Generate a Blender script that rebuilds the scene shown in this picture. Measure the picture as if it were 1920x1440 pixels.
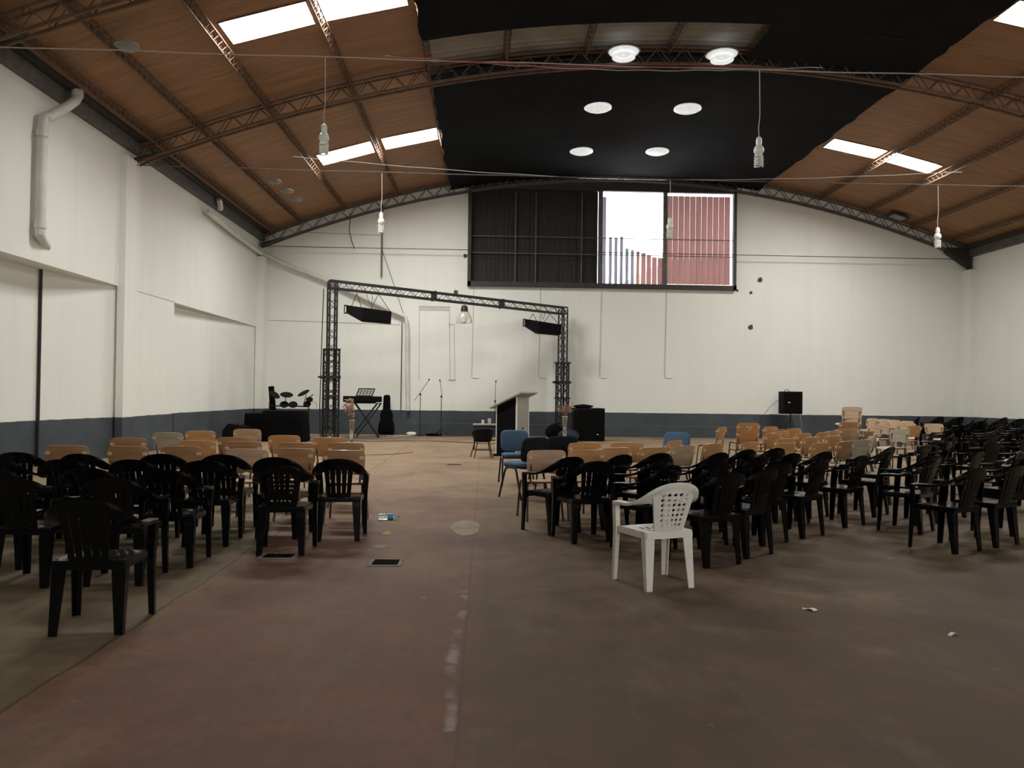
import bpy, bmesh, math, random
from mathutils import Vector, Matrix
for o in list(bpy.data.objects): bpy.data.objects.remove(o)
S = bpy.context.scene
C = S.collection
rnd = random.Random(7)
PI = math.pi

# ------------------------------------------------------------------ camera
F_PX, CAM_H = 1450.0, 1.45
psi, th, roll = math.atan(50/F_PX), math.atan(20/F_PX), 0.0125
f = Vector((math.sin(psi)*math.cos(th), math.cos(psi)*math.cos(th), math.sin(th)))
r = f.cross(Vector((0, 0, 1))).normalized(); u = r.cross(f)
r2 = math.cos(roll)*r + math.sin(roll)*u; u2 = -math.sin(roll)*r + math.cos(roll)*u
cam = bpy.data.cameras.new('camera'); camo = bpy.data.objects.new('camera', cam); C.objects.link(camo)
cam.sensor_width = 36; cam.lens = 36*F_PX/1920; cam.clip_end = 300
camo.matrix_world = Matrix(((r2.x, u2.x, -f.x, 0), (r2.y, u2.y, -f.y, 0), (r2.z, u2.z, -f.z, CAM_H), (0, 0, 0, 1)))
S.camera = camo

# ------------------------------------------------------------------ light and exposure
S.view_settings.view_transform = 'Standard'; S.view_settings.look = 'None'
S.view_settings.gamma = 1; S.view_settings.use_curve_mapping = False
S.view_settings.exposure = 1.5
W = bpy.data.worlds.new('world'); S.world = W; W.use_nodes = True
W.node_tree.nodes['Background'].inputs[0].default_value = (0.93, 0.96, 1, 1)
W.node_tree.nodes['Background'].inputs[1].default_value = 3.0
SKYLIGHT = 26.0          # radiance of the translucent roof sheets

# ------------------------------------------------------------------ materials
def mat(name, col, rough=.6, metal=0, noise=0, scale=3, col2=None, spec=.5, trans=0, alpha=1, emit=0, bump=0, stretch=(1, 1, 1), coord='Object', detail=4, coat=0):
    m = bpy.data.materials.new(name); m.use_nodes = True
    nt = m.node_tree; b = nt.nodes['Principled BSDF']
    b.inputs['Base Color'].default_value = (*col, 1); b.inputs['Roughness'].default_value = rough
    b.inputs['Metallic'].default_value = metal; b.inputs['Specular IOR Level'].default_value = spec
    b.inputs['Transmission Weight'].default_value = trans; b.inputs['Alpha'].default_value = alpha
    b.inputs['Coat Weight'].default_value = coat
    if emit:
        b.inputs['Emission Color'].default_value = (*col, 1); b.inputs['Emission Strength'].default_value = emit
    if noise or bump:
        tc = nt.nodes.new('ShaderNodeTexCoord'); mp = nt.nodes.new('ShaderNodeMapping'); n = nt.nodes.new('ShaderNodeTexNoise')
        mp.inputs['Scale'].default_value = stretch; n.inputs['Scale'].default_value = scale; n.inputs['Detail'].default_value = detail
        nt.links.new(tc.outputs[coord], mp.inputs[0]); nt.links.new(mp.outputs[0], n.inputs['Vector'])
        if noise:
            cr = nt.nodes.new('ShaderNodeValToRGB')
            c2 = col2 or tuple(c*(1-noise) for c in col)
            cr.color_ramp.elements[0].color = (*c2, 1); cr.color_ramp.elements[1].color = (*col, 1)
            cr.color_ramp.elements[0].position = .35; cr.color_ramp.elements[1].position = .65
            nt.links.new(n.outputs['Fac'], cr.inputs[0]); nt.links.new(cr.outputs[0], b.inputs['Base Color'])
        if bump:
            bp = nt.nodes.new('ShaderNodeBump'); bp.inputs['Strength'].default_value = bump; bp.inputs['Distance'].default_value = .01
            nt.links.new(n.outputs['Fac'], bp.inputs['Height']); nt.links.new(bp.outputs[0], b.inputs['Normal'])
    return m

class NT:
    """tiny node-building helper"""
    def __init__(s, m): s.t = m.node_tree; s.b = s.t.nodes['Principled BSDF']
    def n(s, typ, **k):
        x = s.t.nodes.new('ShaderNode'+typ)
        for a, v in k.items(): setattr(x, a, v)
        return x
    def math(s, op, a, b=None, clamp=False):
        x = s.n('Math', operation=op); x.use_clamp = clamp
        for i, v in enumerate((a, b)):
            if v is None: continue
            if isinstance(v, (int, float)): x.inputs[i].default_value = v
            else: s.t.links.new(v, x.inputs[i])
        return x.outputs[0]
    def mix(s, fac, a, b):
        x = s.n('Mix', data_type='RGBA')
        for i, v in ((0, fac), (6, a), (7, b)):
            if isinstance(v, tuple): x.inputs[i].default_value = (*v, 1)
            elif isinstance(v, (int, float)): x.inputs[i].default_value = v
            else: s.t.links.new(v, x.inputs[i])
        return x.outputs[2]
    def step(s, v, lo, hi):
        x = s.n('MapRange'); x.inputs[1].default_value = lo; x.inputs[2].default_value = hi
        s.t.links.new(v, x.inputs[0]); return x.outputs[0]
    def noise(s, vec, scale, detail=3, rough=.5):
        x = s.n('TexNoise'); x.inputs['Scale'].default_value = scale; x.inputs['Detail'].default_value = detail; x.inputs['Roughness'].default_value = rough
        s.t.links.new(vec, x.inputs['Vector']); return x.outputs['Fac']
    def map(s, vec, sc):
        x = s.n('Mapping'); x.inputs['Scale'].default_value = sc; s.t.links.new(vec, x.inputs[0]); return x.outputs[0]

def wall_material(name, white):
    m = bpy.data.materials.new(name); m.use_nodes = True; k = NT(m)
    pos = k.n('NewGeometry').outputs['Position']
    sep = k.n('SeparateXYZ'); k.t.links.new(pos, sep.inputs[0])
    stain = k.step(k.noise(pos, .45, 5, .6), .35, .75)
    drip = k.step(k.noise(k.map(pos, (2.2, 2.2, .12)), 1.4, 4), .5, .85)
    c = k.mix(k.math('MULTIPLY', stain, .35), white, tuple(x*.84 for x in white))
    c = k.mix(k.math('MULTIPLY', drip, .12), c, (.5, .47, .4))
    wob = k.math('MULTIPLY', k.math('SUBTRACT', k.noise(pos, 3, 2), .5), .03)
    fac = k.step(k.math('ADD', sep.outputs[2], wob), .855, .865)
    dn = k.step(k.noise(pos, 1.3, 5), .3, .7)
    dado = k.mix(dn, (.050, .060, .069), (.072, .085, .096))
    k.t.links.new(k.mix(fac, dado, c), k.b.inputs['Base Color'])
    k.b.inputs['Roughness'].default_value = .75; k.b.inputs['Specular IOR Level'].default_value = .25
    bp = k.n('Bump'); bp.inputs['Strength'].default_value = .25; bp.inputs['Distance'].default_value = .02
    k.t.links.new(k.noise(pos, 2.5, 6), bp.inputs['Height']); k.t.links.new(bp.outputs[0], k.b.inputs['Normal'])
    return m

def floor_material():
    m = bpy.data.materials.new('stained painted concrete'); m.use_nodes = True; k = NT(m)
    pos = k.n('NewGeometry').outputs['Position']
    sep = k.n('SeparateXYZ'); k.t.links.new(pos, sep.inputs[0]); X, Y = sep.outputs[0], sep.outputs[1]
    nb = k.noise(pos, .55, 6, .62); nf = k.noise(pos, 2.6, 6, .65); ng = k.noise(pos, 14, 4, .6)
    wx = k.math('ADD', X, k.math('MULTIPLY', k.math('SUBTRACT', k.noise(pos, .9, 4), .5), .22))
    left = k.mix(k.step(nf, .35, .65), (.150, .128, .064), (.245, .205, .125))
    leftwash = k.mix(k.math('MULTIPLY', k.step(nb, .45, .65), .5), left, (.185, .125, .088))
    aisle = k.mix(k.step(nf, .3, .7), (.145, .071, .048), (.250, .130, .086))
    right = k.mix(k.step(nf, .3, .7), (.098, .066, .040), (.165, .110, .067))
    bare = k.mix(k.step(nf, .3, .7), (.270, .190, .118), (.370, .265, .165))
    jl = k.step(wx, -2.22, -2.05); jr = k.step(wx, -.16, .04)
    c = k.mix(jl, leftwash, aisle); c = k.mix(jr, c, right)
    # floor colour blends paler towards the stage; worn concrete in patches
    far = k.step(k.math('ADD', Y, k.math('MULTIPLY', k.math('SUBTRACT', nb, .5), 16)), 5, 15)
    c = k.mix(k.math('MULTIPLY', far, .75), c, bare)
    patch = k.step(nb, .60, .66)
    c = k.mix(k.math('MULTIPLY', patch, .35), c, bare)
    # expansion joints
    for x0, w, a in ((-.1, .008, .28), (-2.13, .012, .5)):
        d = k.math('ABSOLUTE', k.math('SUBTRACT', wx if x0 < -1 else X, x0))
        c = k.mix(k.math('MULTIPLY', k.math('LESS_THAN', d, w), a), c, (.03, .025, .02))
    # broken white filler line beside the right-hand joint
    d = k.math('ABSOLUTE', k.math('SUBTRACT', k.math('ADD', X, k.math('MULTIPLY', k.noise(pos, 1.6, 3), .12)), -.09))
    on = k.math('MULTIPLY', k.step(d, .035, .012), k.math('MULTIPLY', k.math('LESS_THAN', Y, 5.6), k.math('GREATER_THAN', Y, 3.35)))
    on = k.math('MULTIPLY', on, k.step(k.noise(k.map(pos, (1, 1.4, 1)), 2.6, 3), .42, .55))
    c = k.mix(k.math('MULTIPLY', on, .6), c, (.42, .40, .40))
    # dark grime and small pale spots
    c = k.mix(k.math('MULTIPLY', k.step(nb, .52, .30), .35), c, (.06, .05, .04))
    sp = k.step(k.noise(pos, 5.5, 2), .72, .78)
    c = k.mix(k.math('MULTIPLY', sp, .5), c, (.36, .31, .25))
    c = k.mix(k.math('MULTIPLY', k.step(ng, .35, .65), .28), c, (.10, .078, .06))
    c = k.mix(k.math('MULTIPLY', k.step(k.noise(k.map(pos, (1, .45, 1)), 1.3, 7, .7), .52, .72), .35), c, (.30, .23, .16))
    c = k.mix(k.math('MULTIPLY', k.step(k.noise(k.map(pos, (.8, .8, 1)), .9, 7, .7), .5, .3), .4), c, (.075, .055, .042))
    k.t.links.new(c, k.b.inputs['Base Color'])
    k.t.links.new(k.step(nf, -.2, 1.3), k.b.inputs['Roughness']); k.b.inputs['Specular IOR Level'].default_value = .16
    rr = k.n('MapRange'); rr.inputs[3].default_value = .5; rr.inputs[4].default_value = .9
    k.t.links.new(nf, rr.inputs[0]); k.t.links.new(rr.outputs[0], k.b.inputs['Roughness'])
    bp = k.n('Bump'); bp.inputs['Strength'].default_value = .3; bp.inputs['Distance'].default_value = .01
    k.t.links.new(nf, bp.inputs['Height']); k.t.links.new(bp.outputs[0], k.b.inputs['Normal'])
    return m

def ceiling_material():
    m = bpy.data.materials.new('brown ceiling film'); m.use_nodes = True; k = NT(m)
    pos = k.n('NewGeometry').outputs['Position']
    a = k.noise(k.map(pos, (.35, 3.2, .35)), 2.2, 5, .65)
    b = k.noise(pos, .35, 4, .6)
    c = k.mix(k.step(a, .3, .7), (.20, .105, .048), (.37, .205, .100))
    c = k.mix(k.math('MULTIPLY', k.step(b, .35, .7), .6), c, (.29, .130, .075))
    c = k.mix(k.math('MULTIPLY', k.step(k.noise(k.map(pos, (.5, 6, .5)), 1.3, 6, .7), .56, .75), .5), c, (.10, .046, .026))
    k.t.links.new(c, k.b.inputs['Base Color']); k.b.inputs['Roughness'].default_value = .6; k.b.inputs['Specular IOR Level'].default_value = .3
    bp = k.n('Bump'); bp.inputs['Strength'].default_value = .5; bp.inputs['Distance'].default_value = .04
    k.t.links.new(a, bp.inputs['Height']); k.t.links.new(bp.outputs[0], k.b.inputs['Normal'])
    return m

def translucent(name, col, mixf=.6, noise=.3):
    m = bpy.data.materials.new(name); m.use_nodes = True; t = m.node_tree
    t.nodes.remove(t.nodes['Principled BSDF']); out = t.nodes['Material Output']
    d = t.nodes.new('ShaderNodeBsdfDiffuse'); tr = t.nodes.new('ShaderNodeBsdfTranslucent'); mx = t.nodes.new('ShaderNodeMixShader')
    d.inputs[0].default_value = (*col, 1); tr.inputs[0].default_value = (*col, 1); mx.inputs[0].default_value = mixf
    if noise:
        tc = t.nodes.new('ShaderNodeTexCoord'); mp = t.nodes.new('ShaderNodeMapping'); n = t.nodes.new('ShaderNodeTexNoise'); cr = t.nodes.new('ShaderNodeValToRGB')
        mp.inputs['Scale'].default_value = (1, 1, .3); n.inputs['Scale'].default_value = 1.5
        cr.color_ramp.elements[0].color = (*[c*(1-noise) for c in col], 1); cr.color_ramp.elements[1].color = (*col, 1)
        t.links.new(tc.outputs['Object'], mp.inputs[0]); t.links.new(mp.outputs[0], n.inputs['Vector']); t.links.new(n.outputs['Fac'], cr.inputs[0])
        t.links.new(cr.outputs[0], d.inputs[0]); t.links.new(cr.outputs[0], tr.inputs[0])
    t.links.new(d.outputs[0], mx.inputs[1]); t.links.new(tr.outputs[0], mx.inputs[2]); t.links.new(mx.outputs[0], out.inputs[0])
    return m

M = dict(
    wall=wall_material('white wall over grey dado', (.785, .80, .745)),
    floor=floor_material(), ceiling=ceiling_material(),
    roofsheet=mat('beige corrugated sheet', (.30, .275, .245), .6, noise=.25, scale=2),
    net=mat('black shade net', (.0075, .0085, .009), .9, noise=.4, scale=1.2, bump=.6, spec=.1),
    steel=mat('brown primed steel', (.15, .082, .046), .7, noise=.4, scale=6),
    tsteel=mat('grey painted steel', (.12, .11, .10), .6, noise=.4, scale=6),
    dsteel=mat('dark grey steel', (.03, .028, .026), .6, noise=.4, scale=5),
    blackmetal=mat('black metal', (.006, .006, .0065), .55, noise=.3, scale=20),
    chrome=mat('worn steel', (.35, .35, .35), .35, metal=.9, noise=.3, scale=10),
    plastic=mat('glossy black plastic', (.0022, .0028, .0036), .20, noise=.3, scale=8, bump=.03, coat=.22, spec=.22),
    white=mat('white plastic', (.68, .65, .59), .4, noise=.12, scale=6),
    cord=mat('pale cord', (.45, .42, .38), .7), redcord=mat('red cord', (.35, .05, .07), .7),
    bulb=mat('white ceramic bulb', (.82, .84, .78), .3),
    pvc=mat('painted pipe', (.66, .65, .60), .5, noise=.15, scale=3),
    tube=mat('brown grey tube', (.055, .042, .038), .45, noise=.3, scale=15),
    cream=mat('cream lug', (.60, .47, .30), .5),
    blue=mat('blue fabric', (.095, .155, .245), .95, noise=.2, scale=60, bump=.3, spec=.1),
    navy=mat('charcoal fabric', (.014, .020, .024), .95, noise=.3, scale=60, bump=.3, spec=.1),
    cloth=mat('black cloth', (.0035, .0035, .004), .95, noise=.4, scale=9, bump=.8, spec=.1),
    vinyl=mat('black textured vinyl', (.0035, .0035, .004), .85, spec=.2, noise=.3, scale=60, bump=.3),
    grille=mat('black grille', (.003, .003, .003), .95, spec=.15, noise=.6, scale=90),
    lectern=mat('pale grey laminate', (.33, .33, .29), .5, noise=.12, scale=3),
    lectern_dark=mat('dark laminate', (.004, .004, .004), .9, spec=.15, noise=.2, scale=3),
    edge=mat('white edging', (.72, .72, .68), .4),
    glass=mat('clear glass', (.95, .97, .96), .05, trans=.95),
    acrylic=mat('clear ribbed acrylic', (.92, .90, .86), .15, trans=.8),
    pet=mat('clear bottle plastic', (.8, .92, .92), .1, trans=.8),
    bluecap=mat('blue plastic', (.03, .25, .42), .4),
    petal=mat('dusty pink petal', (.34, .15, .13), .8, noise=.4, scale=20, col2=(.55, .38, .30)),
    drypetal=mat('dried brown red leaf', (.20, .085, .065), .9, noise=.5, scale=20, col2=(.34, .2, .14)),
    twig=mat('dry twig', (.22, .15, .10), .9, noise=.3, scale=20),
    paper=mat('white paper', (.75, .75, .73), .8),
    bluebag=mat('dark blue nylon', (.005, .008, .035), .8, noise=.3, scale=15),
    drain=mat('iron grate', (.0015, .0015, .0015), .95, spec=.05), drainrim=mat('cement rim', (.26, .22, .17), .9, noise=.3, scale=12),
    beige=mat('bare cement patch', (.30, .235, .165), .85, noise=.2, scale=6),
    yellow=mat('yellow chalk', (.45, .28, .08), .9, noise=.3, scale=9),
    hole=mat('crumbled plaster', (.10, .095, .085), .95, noise=.6, scale=30),
    seam=mat('dark seam', (.035, .032, .028), .9), dadoline=mat('scuffed line', (.15, .16, .16), .9), line=mat('weathered plaster line', (.40, .385, .35), .9, noise=.3, scale=6), faint=mat('painted conduit', (.60, .59, .54), .7, noise=.15, scale=8),
    sheet_dark=mat('dark brown sheet', (.026, .020, .018), .85, noise=.5, scale=1.5, stretch=(6, 1, .4)),
    brick=mat('red roof tile', (.42, .24, .20), .9, noise=.4, scale=8),
    pale_house=mat('pale render', (.55, .52, .5), .9, noise=.1, scale=3),
    slat_red=translucent('red tinted sheet', (.50, .35, .33), .5),
    slat_grey=translucent('grey tinted sheet', (.42, .42, .46), .5),
    skylight=mat('lit translucent sheet', (1, .985, .94), .5, emit=SKYLIGHT),
    fill_skylight=mat('added fill light sheet', (1, .97, .9), .5, emit=2.0),  # added roof sheets above the camera, out of view, dim fill light
    front_pane=mat('added fill light pane', (1, .985, .95), .5, emit=4.0),  # added glowing pane behind the camera, fills the near walls and floor
    dome=mat('milky dome', (.80, .82, .82), .5, emit=.22, noise=.15, scale=9),
    dome_dim=mat('dusty dome', (.20, .18, .16), .6, emit=.02),
)
WOODS = [mat('orange beech ply', (.56, .295, .125), .42, noise=.22, scale=3, stretch=(1, 1, 6), coat=.1),
         mat('brown beech ply', (.40, .215, .105), .42, noise=.25, scale=3, stretch=(1, 1, 6), coat=.1),
         mat('pale beech ply', (.52, .36, .225), .42, noise=.2, scale=3, stretch=(1, 1, 6), coat=.1),
         mat('grey faded ply', (.40, .36, .26), .6, noise=.2, scale=3, stretch=(1, 1, 6)),
         mat('pinkish ply', (.58, .37, .25), .42, noise=.2, scale=3, stretch=(1, 1, 6), coat=.1)]
WOODN = ['orange', 'brown', 'pale', 'grey', 'pinkish']

# ------------------------------------------------------------------ mesh helpers
class MB:
    def __init__(s): s.v = []; s.f = []
    def add(s, vs, fs):
        n = len(s.v); s.v += [tuple(v) for v in vs]; s.f += [tuple(i+n for i in q) for q in fs]; return s
    def box(s, c, d, rz=0, rx=0, ry=0):
        m = Matrix.Rotation(rz, 3, 'Z') @ Matrix.Rotation(ry, 3, 'Y') @ Matrix.Rotation(rx, 3, 'X')
        vs = [Vector(c)+m @ Vector((x*d[0]/2, y*d[1]/2, z*d[2]/2)) for x in (-1, 1) for y in (-1, 1) for z in (-1, 1)]
        return s.add(vs, [(0, 1, 3, 2), (4, 6, 7, 5), (0, 4, 5, 1), (2, 3, 7, 6), (0, 2, 6, 4), (1, 5, 7, 3)])
    def rings(s, rs, cap=True, closed=True):
        n = len(rs[0]); vs = [p for q in rs for p in q]; fs = []
        for i in range(len(rs)-1):
            for j in range(n if closed else n-1):
                a, b = i*n+j, i*n+(j+1) % n; fs.append((a, b, b+n, a+n))
        if cap: fs += [tuple(range(n-1, -1, -1)), tuple(range((len(rs)-1)*n, len(rs)*n))]
        return s.add(vs, fs)
    def tube(s, pts, rad, n=6, cap=True):
        pts = [Vector(p) for p in pts]; rs = []; ref = None
        for i, p in enumerate(pts):
            t = (pts[min(i+1, len(pts)-1)]-pts[max(i-1, 0)]).normalized()
            if ref is None: ref = Vector((0, 0, 1)) if abs(t.z) < .9 else Vector((1, 0, 0))
            a = t.cross(ref).normalized(); b = t.cross(a); ref = -b if False else ref
            if t.cross(ref).length < .2: a = t.orthogonal().normalized(); b = t.cross(a)
            R = rad[i] if isinstance(rad, (list, tuple)) else rad
            rs.append([p+a*R*math.cos(q*2*PI/n)+b*R*math.sin(q*2*PI/n) for q in range(n)])
        return s.rings(rs, cap)
    def bar(s, a, b, w, h=None):
        a, b = Vector(a), Vector(b); t = (b-a).normalized(); h = h or w
        up = Vector((0, 0, 1)) if abs(t.z) < .95 else Vector((0, 1, 0))
        x = t.cross(up).normalized()*w/2; y = x.normalized().cross(t)*h/2
        return s.rings([[p+x+y, p-x+y, p-x-y, p+x-y] for p in ((a), (b))])
    def lathe(s, prof, c=(0, 0, 0), n=16, cap=False):
        rs = [[(c[0]+q*math.cos(j*2*PI/n), c[1]+q*math.sin(j*2*PI/n), c[2]+z) for j in range(n)] for q, z in prof]
        return s.rings(rs, cap)
    def disc(s, c, rad, h, n=20, tilt=None, nrm=(0, 0, 1)):
        nrm = Vector(nrm).normalized(); a = nrm.orthogonal().normalized(); b = nrm.cross(a); c = Vector(c)
        return s.rings([[c+nrm*z+(a*math.cos(j*2*PI/n)+b*math.sin(j*2*PI/n))*q for j in range(n)] for q, z in ((rad*.9, -h/2), (rad, 0), (rad*.9, h/2))])
    def prism(s, poly, y0, y1):      # polygon in XZ pushed along Y
        return s.rings([[(x, y0, z) for x, z in poly], [(x, y1, z) for x, z in poly]])
    def grid(s, fn, nu, nv, skip=None):
        vs = [fn(i/nu, j/nv) for i in range(nu+1) for j in range(nv+1)]; fs = []
        for i in range(nu):
            for j in range(nv):
                if skip and skip(i, j): continue
                a = i*(nv+1)+j; fs.append((a, a+nv+1, a+nv+2, a+1))
        return s.add(vs, fs)
    def make(s, name, m, parent=None, smooth=False, solid=0, sub=0, bevel=0, sharp=40):
        me = bpy.data.meshes.new(name); me.from_pydata(s.v, [], s.f); me.validate(); me.update()
        bm = bmesh.new(); bm.from_mesh(me)
        if solid:
            bmesh.ops.solidify(bm, geom=bm.faces[:], thickness=solid)
        bmesh.ops.recalc_face_normals(bm, faces=bm.faces[:]); bm.to_mesh(me); bm.free()
        me.materials.append(m)
        if smooth:
            for p in me.polygons: p.use_smooth = True
            me.set_sharp_from_angle(angle=math.radians(sharp))
        o = bpy.data.objects.new(name, me); C.objects.link(o)
        if parent: o.parent = parent
        if bevel:
            md = o.modifiers.new('bevel', 'BEVEL'); md.width = bevel; md.segments = 2; md.limit_method = 'ANGLE'
        if sub:
            md = o.modifiers.new('sub', 'SUBSURF'); md.levels = sub; md.render_levels = sub
        return o

def empty(name, loc=(0, 0, 0), rz=0):
    o = bpy.data.objects.new(name, None); C.objects.link(o); o.location = loc; o.rotation_euler = (0, 0, rz); o.empty_display_size = .1; return o
def tag(o, label, cat, group=None):
    o['label'] = label; o['category'] = cat
    if group: o['group'] = group
    elif 'group' in o: del o['group']
    return o
def struct(o): o['kind'] = 'structure'; return o
def copy_tree(o, parent=None):
    c = o.copy(); C.objects.link(c)
    if parent: c.parent = parent
    for ch in list(o.children): copy_tree(ch, c)
    return c
def spline(pts, k=3):
    pts = [Vector(p) for p in pts]; out = []
    for i in range(len(pts)-1):
        p0, p1, p2, p3 = pts[max(i-1, 0)], pts[i], pts[i+1], pts[min(i+2, len(pts)-1)]
        for j in range(k):
            t = j/k
            out.append(.5*((2*p1)+(p2-p0)*t+(2*p0-5*p1+4*p2-p3)*t*t+(3*p1-p0-3*p2+p3)*t**3))
    return out+[pts[-1]]
ORD = ['first', 'second', 'third', 'fourth', 'fifth', 'sixth', 'seventh', 'eighth', 'ninth', 'tenth', 'eleventh', 'twelfth']

# ------------------------------------------------------------------ room shell
XL, XR, YB, YF, XC = -7.9, 17.35, 27.3, -7.0, 4.75
ARCH_K, ARCH_TOP = .0162, 9.5
def az(x, top=ARCH_TOP): return top-ARCH_K*(x-XC)**2

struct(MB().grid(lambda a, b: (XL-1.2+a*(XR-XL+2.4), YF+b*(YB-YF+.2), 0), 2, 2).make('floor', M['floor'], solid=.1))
# roof with openings for the roof lights
holes = []
for (x0, x1, y0, y1) in ((-4.78, -3.28, 21.52, 22.5), (-3.0, -1.45, 21.52, 22.5), (-4.85, -3.3, 13.85, 14.7), (-3.18, -1.55, 13.85, 14.7),
                         (10.08, 11.68, 22.1, 22.9), (11.88, 13.32, 22.1, 22.9), (10.02, 11.62, 14.2, 15.0), (11.82, 13.3, 14.2, 15.0),
                         (-4.85, -3.3, 6.0, 6.9), (-3.18, -1.55, 6.0, 6.9), (10.02, 11.62, 6.0, 6.9), (11.82, 13.3, 6.0, 6.9)):  # this row is added out of view to light the near end
    holes.append((x0, x1, y0, y1))
bx = sorted({XL-.3, XR+.3, -1.35, 9.65, *[h[0] for h in holes], *[h[1] for h in holes], -6.5, 0.4, 2.2, 4.1, 6, 7.8, 14.6, 16})
by = sorted({YF, YB+.25, *[h[2] for h in holes], *[h[3] for h in holes]})
roof, middle = MB(), MB()
for x0, x1 in zip(bx, bx[1:]):
    for y0, y1 in zip(by, by[1:]):
        cx, cy = (x0+x1)/2, (y0+y1)/2
        if any(h[0] < cx < h[1] and h[2] < cy < h[3] for h in holes): continue
        (middle if -1.35 < cx < 9.65 else roof).grid(lambda a, b: (x0+a*(x1-x0), y0+b*(y1-y0), az(x0+a*(x1-x0))), 4, 1)
struct(roof.make('ceiling', M['ceiling'], smooth=True))
cs = MB()   # corrugated middle strip of the roof
n = 620
cs.grid(lambda a, b: (-1.4+b*11.1, YF+a*(YB-YF+.2), az(-1.4+b*11.1)+.02+.02*math.sin(a*n*PI/2.0)), n, 10)
struct(cs.make('ceiling', M['roofsheet']))
for i, (x0, x1, y0, y1) in enumerate(holes):
    fr = MB()
    fr.grid(lambda a, b: (x0-.03+a*(x1-x0+.06), y0-.03+b*(y1-y0+.06), az(x0+a*(x1-x0))+.10), 4, 1)
    w = struct(fr.make('window_%d' % (i+2), M['skylight' if y0 > 10 else 'fill_skylight']))  # sheets of the nearest row are the added fill light
    k = MB()
    for (a, b) in (((x0, y0), (x1, y0)), ((x0, y1), (x1, y1)), ((x0, y0), (x0, y1)), ((x1, y0), (x1, y1))):
        k.bar((a[0], a[1], az(a[0])+.05), (b[0], b[1], az(b[0])+.05), .03, .13)
    k.make('window_frame', M['steel'], w)

# back wall: everything outside the big opening (slightly arched top)
wx0, wx1, wz0 = -.62, 8.82, 5.31
def wall_back():
    m = MB()
    def slab(x0, x1, z0, top):
        n = 10
        pts = [(x0+(x1-x0)*i/n) for i in range(n+1)]
        fr = [[(x, YB, z0), (x, YB+.25, z0), (x, YB+.25, top(x)), (x, YB, top(x))] for x in pts]
        m.rings(fr)
    slab(XL-.2, wx0, 0, lambda x: az(x)+.1); slab(wx1, XR+.2, 0, lambda x: az(x)+.1); slab(wx0, wx1, 0, lambda x: wz0)
    return m.make('wall_back', M['wall'])
struct(wall_back())
struct(MB().box((XC, YF-.1, 4.8), (XR-XL+.6, .2, 9.8)).make('wall_front', M['wall']))
wf = struct(MB().box((4.7, YF+.02, 3.5), (9.0, .05, 2.6)).make('window_20', M['front_pane']))  # added pane in the unseen front wall, lights the near end
k = MB(); [k.box((.2+i*1.5, YF+.06, 3.5), (.06, .06, 2.6)) for i in range(7)]; k.box((4.7, YF+.06, 3.5), (9.1, .06, .06)); k.make('window_frame', M['dsteel'], wf)  # bars made up along with the added pane
# left wall: upper wall projects over two recessed infill bays
m = MB()
m.box((XL-.6, (YF+YB)/2, (3.68+7.1)/2), (1.2, YB-YF+.3, 7.1-3.68))
for y0, y1 in ((YF, -2), (16.95, 19.85), (26.85, YB+.1)):
    m.box((XL-.6, (y0+y1)/2, 1.83), (1.2, y1-y0, 3.72))
m.rings([[(XL-.55, 6, -.05), (XL-1.2, 6, -.05), (XL-1.2, 6, 3.72), (XL-.55, 6, 3.72)], [(XL-.46, 14.7, -.05), (XL-1.2, 14.7, -.05), (XL-1.2, 14.7, 3.72), (XL-.46, 14.7, 3.72)]])
m.rings([[(XL-.42, 14.73, -.05), (XL-1.2, 14.73, -.05), (XL-1.2, 14.73, 3.72), (XL-.42, 14.73, 3.72)], [(XL-.06, 17, -.05), (XL-1.2, 17, -.05), (XL-1.2, 17, 3.72), (XL-.06, 17, 3.72)]])
m.rings([[(XL-.26, 19.8, -.05), (XL-1.2, 19.8, -.05), (XL-1.2, 19.8, 3.72), (XL-.26, 19.8, 3.72)], [(XL-.03, 26.9, -.05), (XL-1.2, 26.9, -.05), (XL-1.2, 26.9, 3.72), (XL-.03, 26.9, 3.72)]])
m.box((XL-1.3, 2, 1.8), (.2, 16, 3.8))
struct(m.make('wall_left', M['wall']))
struct(MB().box((XR+.15, (YF+YB)/2, 3.5), (.3, YB-YF+.3, 7.1)).make('wall_right', M['wall']))
# pilasters carrying the trusses
def trim(n, mb, m, **k): return struct(mb.make('trim_%d' % n, m, **k))
m = MB()
m.box((XL+.06, 17.15, 3.25), (.16, .6, 6.5)); m.box((XL+.12, 27.05, 3.0), (.25, .5, 6.2)); m.box((XR-.10, 27.05, 3.0), (.22, .5, 6.2)); m.box((XR-.03, 17.05, 3.2), (.08, .55, 6.4))
trim(1, m, M['wall'])
m = MB()
m.box((XL+.07, 10.2, 6.82), (.16, 34, .24)); m.box((XR-.07, 10.2, 6.72), (.16, 34, .30))
trim(2, m, M['tsteel'])
trim(3, MB().box((XL-.42, 14.71, 1.85), (.05, .03, 3.7)), M['seam'])
trim(4, MB().box((XL+.004, 19.9, .43), (.012, .03, .86)), M['seam'])
m = MB()          # thin dark band where roof meets side walls
m.box((XL+.2, 10.2, 6.98), (.22, 34, .08)); m.box((XR-.2, 10.2, 6.88), (.22, 34, .08))
trim(5, m, M['dsteel'])
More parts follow.
